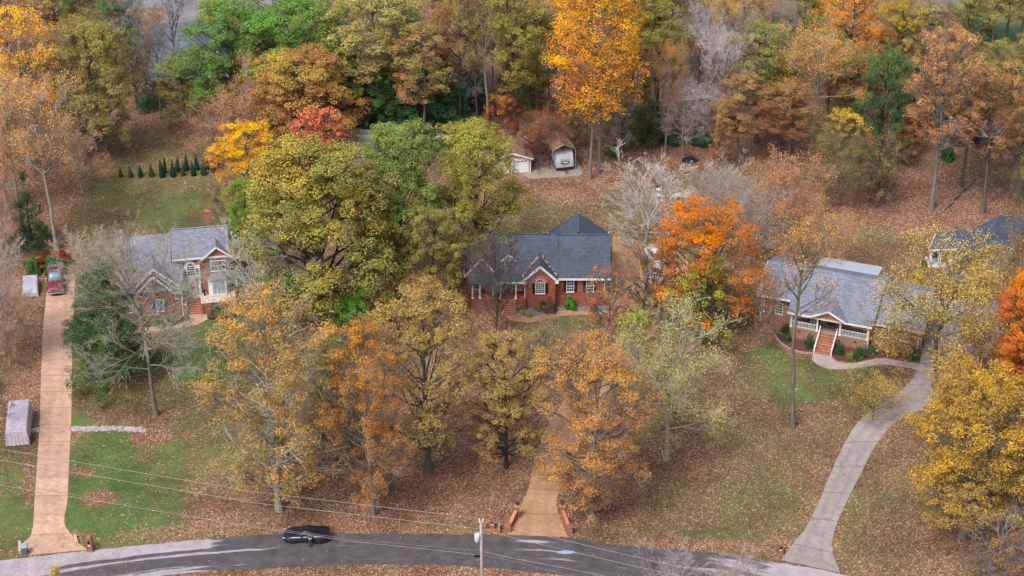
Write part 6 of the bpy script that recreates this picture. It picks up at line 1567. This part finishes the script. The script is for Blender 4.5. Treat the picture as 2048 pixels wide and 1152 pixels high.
# ------------------------------------------------------------------ roadside brickwork
PIERB = brick_mat("pier_brick", (.33, .125, .08), (.27, .18, .14))
def mailbox(label, px, py, w, hh, planter=0.0, rz=0):
    X, Y = at(px, py); m_ = thing('brick_mailbox', label, 'mailbox', (X, Y, 0), rz)
    P = [(-w/2, -w/2, 0), (w/2, -w/2, 0), (w/2, -w/2, hh - w/2)] + [(w/2*math.cos(a), -w/2, hh - w/2 + w/2*math.sin(a)) for a in [math.pi*k/8 for k in range(1, 8)]] + [(-w/2, -w/2, hh - w/2)]
    MB().prism(P, (0, w, 0)).obj("pillar", PIERB, m_)
    d = MB().prism([(-.13, -w/2 - .03, hh*.62), (.13, -w/2 - .03, hh*.62), (.13, -w/2 - .03, hh*.74)] + [(.13*math.cos(a), -w/2 - .03, hh*.74 + .13*math.sin(a)) for a in [math.pi*k/6 for k in range(1, 6)]] + [(-.13, -w/2 - .03, hh*.74)], (0, .029, 0))
    d.obj("mailbox_door", BLACK, m_)
    MB().box(-.1, .1, -w/2 - .02, -w/2 - .001, hh*.45, hh*.53).obj("plaque", WHITE, m_)
    if planter:
        MB().box(-planter, planter, -w/2 - .35, -w/2 - .12, 0, .38).box(-planter, -planter + .25, -w/2 - .119, .5, 0, .6).box(planter - .25, planter, -w/2 - .119, .5, 0, .6).obj("planter_wall", PIERB, m_)
        for s in (-1, 1):
            f = link("foliage", SHR[0], m_); f['c1'] = olive; f['c2'] = mgreen; f.location = (s * .5, -.05, .02); f.scale = (.6, .6, .55)
    return m_
mailbox("brick mailbox pillar with a round top right of the sandy driveway mouth", 181, 1101, .62, 1.75)
mailbox("brick mailbox pillar with low planter walls between the pole and the middle driveway", 984, 1058, .6, 1.6, .85)
mailbox("brick mailbox pillar at the left side of the grey driveway mouth", 1560, 1107, .6, 1.35)
def pier_wall(label, p0, p1, lab=None):
    (xa, ya), (xb, yb) = at(*p0), at(*p1)
    m_ = thing('driveway_wall', label, 'brick wall', (xa, ya, 0)); d = Vector((xb - xa, yb - ya, 0)); L = d.length; u = d.normalized(); n = Vector((-u.y, u.x, 0)) * .17
    pts = [(0, 0), (0, 1.1), (.3, 1.1), (.6, .92), (1.1, .8), (L*.6, .72), (L - .7, .58), (L - .2, .45), (L - .2, 0)]
    MB().prism([tuple(u * s_ - n + Vector((0, 0, z_))) for s_, z_ in pts], tuple(n * 2)).obj("wall", PIERB, m_)
    MB().beam(tuple(u*.35 + Vector((0, 0, 1.05))), tuple(u*(L*.6) + Vector((0, 0, .75))), .34, .06).beam(tuple(u*(L*.6) + Vector((0, 0, .75))), tuple(u*(L - .3) + Vector((0, 0, .53))), .34, .06).obj("coping", STEPD, m_)
    MB().obox((0, 0, 0), .5, .5, 1.42, 0).obj("pier", PIERB, m_); MB().obox((0, 0, 1.42), .58, .58, .1).obj("pier_cap", STEPD, m_)
    e = u * L; MB().obox((e.x, e.y, 0), .55, .55, .85).obox((e.x, e.y, .85), .62, .62, .1).obj("end_pier", PIERB, m_)
    lt_ = MB().tube([(0, 0, 1.52), (0, 0, 1.62)], .08, 8).obj("lantern_base", BLACK, m_)
    MB().ball((0, 0, 1.83), .22, .22, .24, 12, 8).obj("lantern_globe", plain("dark_globe", (.02, .022, .05), .2, .6), lt_, True)
    return m_
pier_wall("curved brick entrance wall with a lantern on the left of the middle driveway", (1034, 1034), (1016, 1062))
pier_wall("curved brick entrance wall with a lantern on the right of the middle driveway", (1124, 1034), (1140, 1066))
def curb(label, p, q):
    a_, b_ = at(*p), at(*q); m_ = MB().beam((*a_, .16), (*b_, .16), .28, .34).obj("headwall", plain("tan_concrete", (.50, .33, .23), .85, var=.15), None, bevel=.03); tag(m_, label, 'headwall')
curb("short tan concrete headwall left of the trash bin", (40, 1086), (40, 1107)); curb("short tan concrete headwall right of the sandy driveway mouth", (150, 1073), (154, 1088))
X, Y = at(50, 1108)
tb = thing('trash_bin', "blue-grey wheeled trash bin at the mouth of the sandy driveway", 'trash bin', (X, Y, 0), 8)
BIN = plain("blue_grey_plastic", (.09, .13, .18), .5); BINL = plain("pale_blue_lid", (.22, .33, .42), .45)
MB().loft([[(-.24, -.26, .06), (.24, -.26, .06), (.24, .26, .06), (-.24, .26, .06)], [(-.31, -.34, 1.0), (.31, -.34, 1.0), (.31, .34, 1.0), (-.31, .34, 1.0)]]).obj("bin", BIN, tb, bevel=.03)
MB().loft([[(-.34, -.38, 1.01), (.34, -.38, 1.01), (.34, .38, 1.01), (-.34, .38, 1.01)], [(-.28, -.3, 1.12), (.28, -.3, 1.12), (.28, .36, 1.16), (-.28, .36, 1.16)]]).obj("lid", BINL, tb, bevel=.02)
for s in (-1, 1): MB().tube([(s*.26, .28, .13), (s*.33, .28, .13)], .13, 14).obj("wheel", RUBBER, tb, True)
MB().tube([(-.25, .42, .98), (.25, .42, .98)], .025, 8).obj("handle", BIN, tb)

# ------------------------------------------------------------------ stone strip, log, edging, garden things
def stones(name, label, pts, half, n, col, seed, smin=.10, smax=.3, stuff=True):
    r = random.Random(seed); m_ = MB(); W_ = [at(*p) for p in pts]
    for _ in range(n):
        k = r.randrange(len(W_) - 1); t_ = r.random(); x = W_[k][0] + (W_[k+1][0] - W_[k][0]) * t_; y = W_[k][1] + (W_[k+1][1] - W_[k][1]) * t_
        s_ = r.uniform(smin, smax); m_.ball((x + r.gauss(0, .1), y + r.uniform(-half, half), s_*.2), s_/2, s_/2*r.uniform(.7, 1.2), s_*.35, 6, 4, .25, r)
    o_ = m_.obj(name, plain(name + "_stone", col, .9, var=.35, scale=3), None)
    return tag(o_, label, 'stones', None, 'stuff')
stones("river_rock", "strip of pinkish white rocks crossing the lawn right of the sandy driveway", [(145, 858), (180, 858), (225, 857), (290, 860)], .42, 620, (.38, .32, .32), 2)
stones("river_rock", "few pale rocks between the tarped camper and the sandy driveway", [(62, 862), (78, 860)], .4, 50, (.42, .36, .36), 3)
ed = [at(*p) for p in [(1521, 662), (1536, 665), (1548, 671), (1556, 681), (1568, 692), (1584, 700), (1604, 706), (1624, 708)]]
m_ = MB(); R_ = resample(ed, 60)
for i in range(59):
    if i % 2 == 0: m_.beam((*R_[i], .09), (*R_[i+1], .09), .22, .16)
tag(m_.obj("stone_edging", plain("edging_stone", (.50, .36, .30), .85, var=.3)), "curved pale stone edging around the mulch bed of the right porch house", 'edging')
la, lb = at(1888, 424), at(1948, 362)
r_ = random.Random(5); pts_ = [(la[0] + (lb[0]-la[0])*k/8 + r_.gauss(0, .15), la[1] + (lb[1]-la[1])*k/8, .25 - .12*abs(k-3)/8) for k in range(9)]
lg = thing('fallen_log', "long grey fallen log lying on the leafy bank at the right", 'fallen log', (0, 0, 0)); 
o_ = MB().tube(pts_, [.09, .12, .15, .16, .16, .15, .13, .1, .06], 8).obj("log", BARK, lg, True); o_['c1'] = (.17, .145, .135)
mm = MB()
for k in range(8): mm.tube([pts_[k], (pts_[k][0] + r_.uniform(-1.3, 1.3), pts_[k][1] + r_.uniform(-1, .6), .4)], [.05, .015], 5)
o_ = mm.obj("branches", BARK, lg); o_['c1'] = (.28, .24, .22)
X, Y = at(1380, 322); bp_ = MB()
for k in range(150):
    a = r_.uniform(0, 6.28); q_ = r_.uniform(0, 1) ** .5; x_, y_ = X + 1.0*q_*math.cos(a), Y + .8*q_*math.sin(a); b = r_.uniform(0, 6.28); l_ = r_.uniform(.4, .9)
    bp_.tube([(x_ - l_*math.cos(b)/2, y_ - l_*math.sin(b)/2, r_.uniform(.05, .6)*(1.2 - q_)), (x_ + l_*math.cos(b)/2, y_ + l_*math.sin(b)/2, r_.uniform(.05, .8)*(1.2 - q_))], [.04, .02], 4)
o_ = bp_.obj("brush_pile", plain("burnt_sticks", (.02, .018, .022), .9)); tag(o_, "low black brush pile at the forest edge behind the lawn", 'brush pile')
DULLW = plain('dull_white_plastic', (.5, .47, .48), .6)
def seat(label, px, py, rz):
    X, Y = at(px, py); c = thing('garden_chair', label, 'garden chair', (X, Y, 0), rz, 'white garden chairs around the table')
    MB().box(-.28, .28, -.26, .26, .40, .45).obj("seat", DULLW, c)
    b = MB()
    for k in range(5): b.box(-.25 + .115*k, -.19 + .115*k, .25, .29, .5, .95)
    b.box(-.28, .28, .24, .30, .9, .99).obj("backrest", DULLW, c)
    for x in (-.24, .24):
        MB().beam((x, -.26, .66), (x, .28, .66), .07, .04).obj("armrest", DULLW, c)
        for y in (-.22, .24): MB().beam((x, y, 0), (x, y, .64), .05, .05).obj("leg", DULLW, c)
    return c
seat("white garden chair left of the square white table", 1345, 398, 75); seat("white garden chair right of the square white table", 1366, 399, -75)
X, Y = at(1355, 399); tbl = thing('garden_table', "square white garden table on the leafy lawn behind the orange tree", 'garden table', (X, Y, 0))
MB().box(-.42, .42, -.45, .45, .68, .73).obj("tabletop", DULLW, tbl)
for x in (-.36, .36):
    for y in (-.38, .38): MB().beam((x, y, 0), (x, y, .68), .06, .06).obj("leg", DULLW, tbl)
X, Y = at(1318, 390); tbl = thing('birdbath', "round white two-tier birdbath under the big pale leafless tree", 'birdbath', (X, Y, 0))
MB().tube([(0, 0, .0), (0, 0, .06), (0, 0, .14)], [.34, .3, .12], 14).tube([(0, 0, .14), (0, 0, .75)], [.1, .08], 10).obj("pedestal", DULLW, tbl)
MB().tube([(0, 0, .75), (0, 0, .9), (0, 0, .93)], [.12, .42, .42], 18).obj("basin", DULLW, tbl, True)
X, Y = at(1320, 376); gr_ = thing('grill', "dark blue covered grill behind the white birdbath", 'grill', (X, Y, 0))
MB().tube([(-.5, 0, .85), (-.45, 0, .85), (.45, 0, .85), (.5, 0, .85)], [.1, .3, .3, .1], 12).obj("lid", plain("slate_enamel", (.09, .11, .15), .4), gr_, True)
MB().box(-.45, .45, -.25, .25, .3, .8).obj("cabinet", BLACK, gr_)
for x in (-.4, .4):
    for y in (-.2, .2): MB().beam((x, y, 0), (x, y, .3), .05, .05).obj("leg", BLACK, gr_)
X, Y = at(1483, 416); o_ = thing('rain_barrel', "blue plastic barrel among the grey leafless trees", 'barrel', (X, Y, 0))
MB().tube([(0, 0, 0), (0, 0, .1), (0, 0, .5), (0, 0, .85), (0, 0, .95)], [.25, .29, .32, .29, .26], 16).obj("barrel", plain("sky_blue_plastic", (.16, .27, .45), .5), o_, True)
MB().tube([(0, 0, .95), (0, 0, .99)], [.27, .25], 16).obj("lid", BINL, o_)
X, Y = at(1013, 318); o_ = thing('birdhouse', "small white birdhouse on a post behind the tan garage", 'birdhouse', (X, Y, 0))
MB().tube([(0, 0, 0), (0, 0, 2.1)], .05, 8).obj("post", WOODP, o_)
MB().box(-.25, .25, -.25, .25, 2.1, 2.55).obj("box", WHITE, o_); MB().prism([(-.34, -.34, 2.552), (.34, -.34, 2.552), (0, -.34, 2.85)], (0, .68, 0)).obj("roof", SIDING, o_)
MB().tube([(0, -.262, 2.33), (0, -.251, 2.33)], .07, 10).obj("hole", BLACK, o_)

# ------------------------------------------------------------------ people and dog
def skin(name, chains, mat, parent, sub=1, root=None, links=None):
    """chains: list of lists of ((x,y,z), radius); chain starts equal to an existing point are welded; one continuous skin"""
    V, R_, Ed, idx = [], [], [], {}
    for ch in chains:
        prev = None
        for (p, r) in ch:
            k = tuple(round(c, 4) for c in p)
            if k not in idx: idx[k] = len(V); V.append(p); R_.append(r)
            i = idx[k]
            if prev is not None and prev != i: Ed.append((prev, i))
            prev = i
    me = bpy.data.meshes.new(name); me.from_pydata(V, Ed, []); me.materials.append(mat)
    o = link(name, me, parent)
    md = o.modifiers.new("skin", 'SKIN'); md.use_smooth_shade = True; md.branch_smoothing = .4
    sv = me.skin_vertices[0].data
    for i, r in enumerate(R_): sv[i].radius = (r, r) if not isinstance(r, tuple) else r; sv[i].use_root = False
    # one root per connected island
    seen = set(); adj = {i: [] for i in range(len(V))}
    for a, b in Ed: adj[a].append(b); adj[b].append(a)
    for i in range(len(V)):
        if i in seen: continue
        sv[i].use_root = True; stack = [i]
        while stack:
            j = stack.pop()
            if j in seen: continue
            seen.add(j); stack += adj[j]
    s2 = o.modifiers.new("sub", 'SUBSURF'); s2.levels = sub; s2.render_levels = sub
    return o
SKIN = plain("skin", (.50, .28, .20), .6, var=.06)
def person(label, X, Y, rz, top, legs, shoe, hair, arms='folded', hgt=1.76):
    root = thing('person', label, 'person', (X, Y, 0), rz); k = hgt / 1.76
    # faces -y.  joints
    hip, chest, neck = (0, 0, .96*k), (0, .01, 1.30*k), (0, .0, 1.50*k)
    def arm(s):
        sh = (s*.19*k, .01, 1.43*k)
        if arms == 'folded': el, wr, ha = (s*.27*k, -.03, 1.15*k), (s*.10*k, -.25, 1.20*k), (s*.04*k, -.31, 1.24*k)
        else: el, wr, ha = (s*.26*k, .03, 1.14*k), (s*.27*k, -.05, .90*k), (s*.27*k, -.08, .81*k)
        return sh, el, wr, ha
    body = [[(hip, .13), ((0, .01, 1.12*k), .12), (chest, .145), ((0, .01, 1.42*k), .10), (neck, .055), ((0, -.01, 1.57*k), .05), ((0, -.01, 1.64*k), .085), ((0, -.005, 1.72*k), .08)],
            [((0, -.01, 1.64*k), .085), ((0, -.105, 1.63*k), .014)]]
    fingers = []
    for s in (-1, 1):
        sh, el, wr, ha = arm(s)
        body.append([((0, .01, 1.42*k), .10), (sh, .06), (el, .042), (wr, .026), (ha, .036)])
        d = Vector(ha) - Vector(wr); d.normalize(); sd = d.cross(Vector((0, 1, 0))); 
        if sd.length < .2: sd = Vector((1, 0, 0))
        sd.normalize(); up = sd.cross(d).normalized()
        for q_, (off, ln) in enumerate(((-.03, .065), (-.01, .078), (.01, .074), (.03, .058))):
            a0 = Vector(ha) + sd*off + d*.025; a1 = a0 + d*ln*.5 - up*.008; a2 = a0 + d*ln*.85 - up*.03
            fingers.append([(tuple(a0), .009), (tuple(a1), .0085), (tuple(a2), .007)])
        t0 = Vector(ha) - d*.015 + sd*(.034*(-s)); t1 = t0 + sd*(.028*(-s)) + d*.03; t2 = t1 + d*.03
        fingers.append([(tuple(t0), .011), (tuple(t1), .009), (tuple(t2), .008)])
        hp = (s*.09*k, 0, .90*k)
        body.append([(hip, .13), (hp, .085), (((s*.10)*k, -.015, .50*k), .055), ((s*.11*k, .01, .09*k), .036)])
    b = skin("body", body, SKIN, root, 1); skin("fingers", fingers, SKIN, b, 1)
    tp = [[((0, 0, .92*k), .145), ((0, .01, 1.12*k), .14), (chest, .165), ((0, .01, 1.43*k), .11), ((0, 0, 1.47*k), .065)]]
    for s in (-1, 1):
        sh, el, wr, ha = arm(s); tp.append([((0, .01, 1.43*k), .11), (sh, .078), (el, .058), (tuple(Vector(wr)*.85 + Vector(el)*.15), .045)])
    skin("jacket", tp, top, root, 1)
    tr_ = []
    for s in (-1, 1): tr_.append([((0, 0, .95*k), .135), ((s*.09*k, 0, .88*k), .10), ((s*.10*k, -.015, .50*k), .075), ((s*.11*k, .01, .08*k), .06)])
    skin("trousers", tr_, legs, root, 1)
    for s in (-1, 1): MB().ball((s*.11*k, -.05, .045), .05, .14, .045, 10, 6).obj("shoe", shoe, root, True)
    MB().ball((0, .018, 1.685*k), .098, .108, .10, 12, 8).obj("hair", hair, root, True)
    f = MB()
    for s in (-1, 1): f.ball((s*.033, -.088*1.02, 1.655*k), .011, .008, .008, 6, 4)
    f.ball((0, -.088, 1.59*k), .024, .01, .008, 6, 4); f.obj("face_features", plain("eyes_and_mouth", (.08, .03, .03), .5), b, True)
    e = MB()
    for s in (-1, 1): e.ball((s*.09, .0, 1.64*k), .014, .022, .03, 6, 4)
    e.obj("ears", SKIN, b, True)
    return root
DENIM = plain("dark_navy_denim", (.03, .045, .10), .8); JK = plain("dark_jacket", (.04, .035, .06), .8); HAIRD = plain("dark_hair", (.03, .022, .02), .7)
X, Y = at(621, 1093)
pr = person("person in dark jacket and navy trousers, arms folded, before the black sports car", X, Y, 6, JK, DENIM, BLACK, HAIRD)
MB().box(-.13, .13, -.345, -.30, 1.18, 1.30).obj("pink_folder", plain("pale_pink", (.62, .42, .44), .6), pr)
X, Y = at(1346, 1170)
person("person in a bright blue top standing among bare twigs at the bottom edge", X, Y, 170, plain("bright_blue_cloth", (.08, .17, .50), .8), plain("pale_grey_trousers", (.40, .44, .50), .8), WHITE, plain("sandy_hair", (.40, .25, .18), .8), 'down')
X, Y = at(1950, 1082)
dg = thing('dog', "black dog walking on brown leaves right of the gold and olive oak", 'dog', (X, Y, 0), 62)
FUR = plain("black_fur", (.012, .012, .02), .7)
ch = [[((-.34, 0, .56), .11), ((-.15, 0, .56), .115), ((.08, 0, .55), .14), ((.28, 0, .56), .15), ((.40, 0, .66), .085), ((.50, 0, .76), .075), ((.58, 0, .80), .07), ((.70, 0, .76), .042), ((.76, 0, .75), .034)],
      [((-.34, 0, .56), .11), ((-.48, 0, .58), .028), ((-.62, 0, .50), .022), ((-.72, 0, .52), .015)]]
for s in (-1, 1):
    f = .08 * s
    ch.append([((-.34, 0, .56), .11), ((-.33, s*.10, .46), .085), ((-.24 + f, s*.11, .32), .05), ((-.40 + f, s*.11, .20), .03), ((-.36 + f, s*.11, .04), .026), ((-.30 + f, s*.11, .03), .03)])
    ch.append([((.28, 0, .56), .15), ((.27, s*.10, .44), .06), ((.26 - f, s*.11, .26), .036), ((.27 - f, s*.11, .05), .026), ((.33 - f, s*.11, .03), .03)])
skin("body", ch, FUR, dg, 1)
for s in (-1, 1): MB().ball((.55, s*.075, .80), .035, .015, .065, 8, 5).obj("ear", FUR, dg, True)
MB().tube([(.41, 0, .60), (.44, 0, .74)], [.10, .095], 12, False).obj("collar", REDL, dg, True)
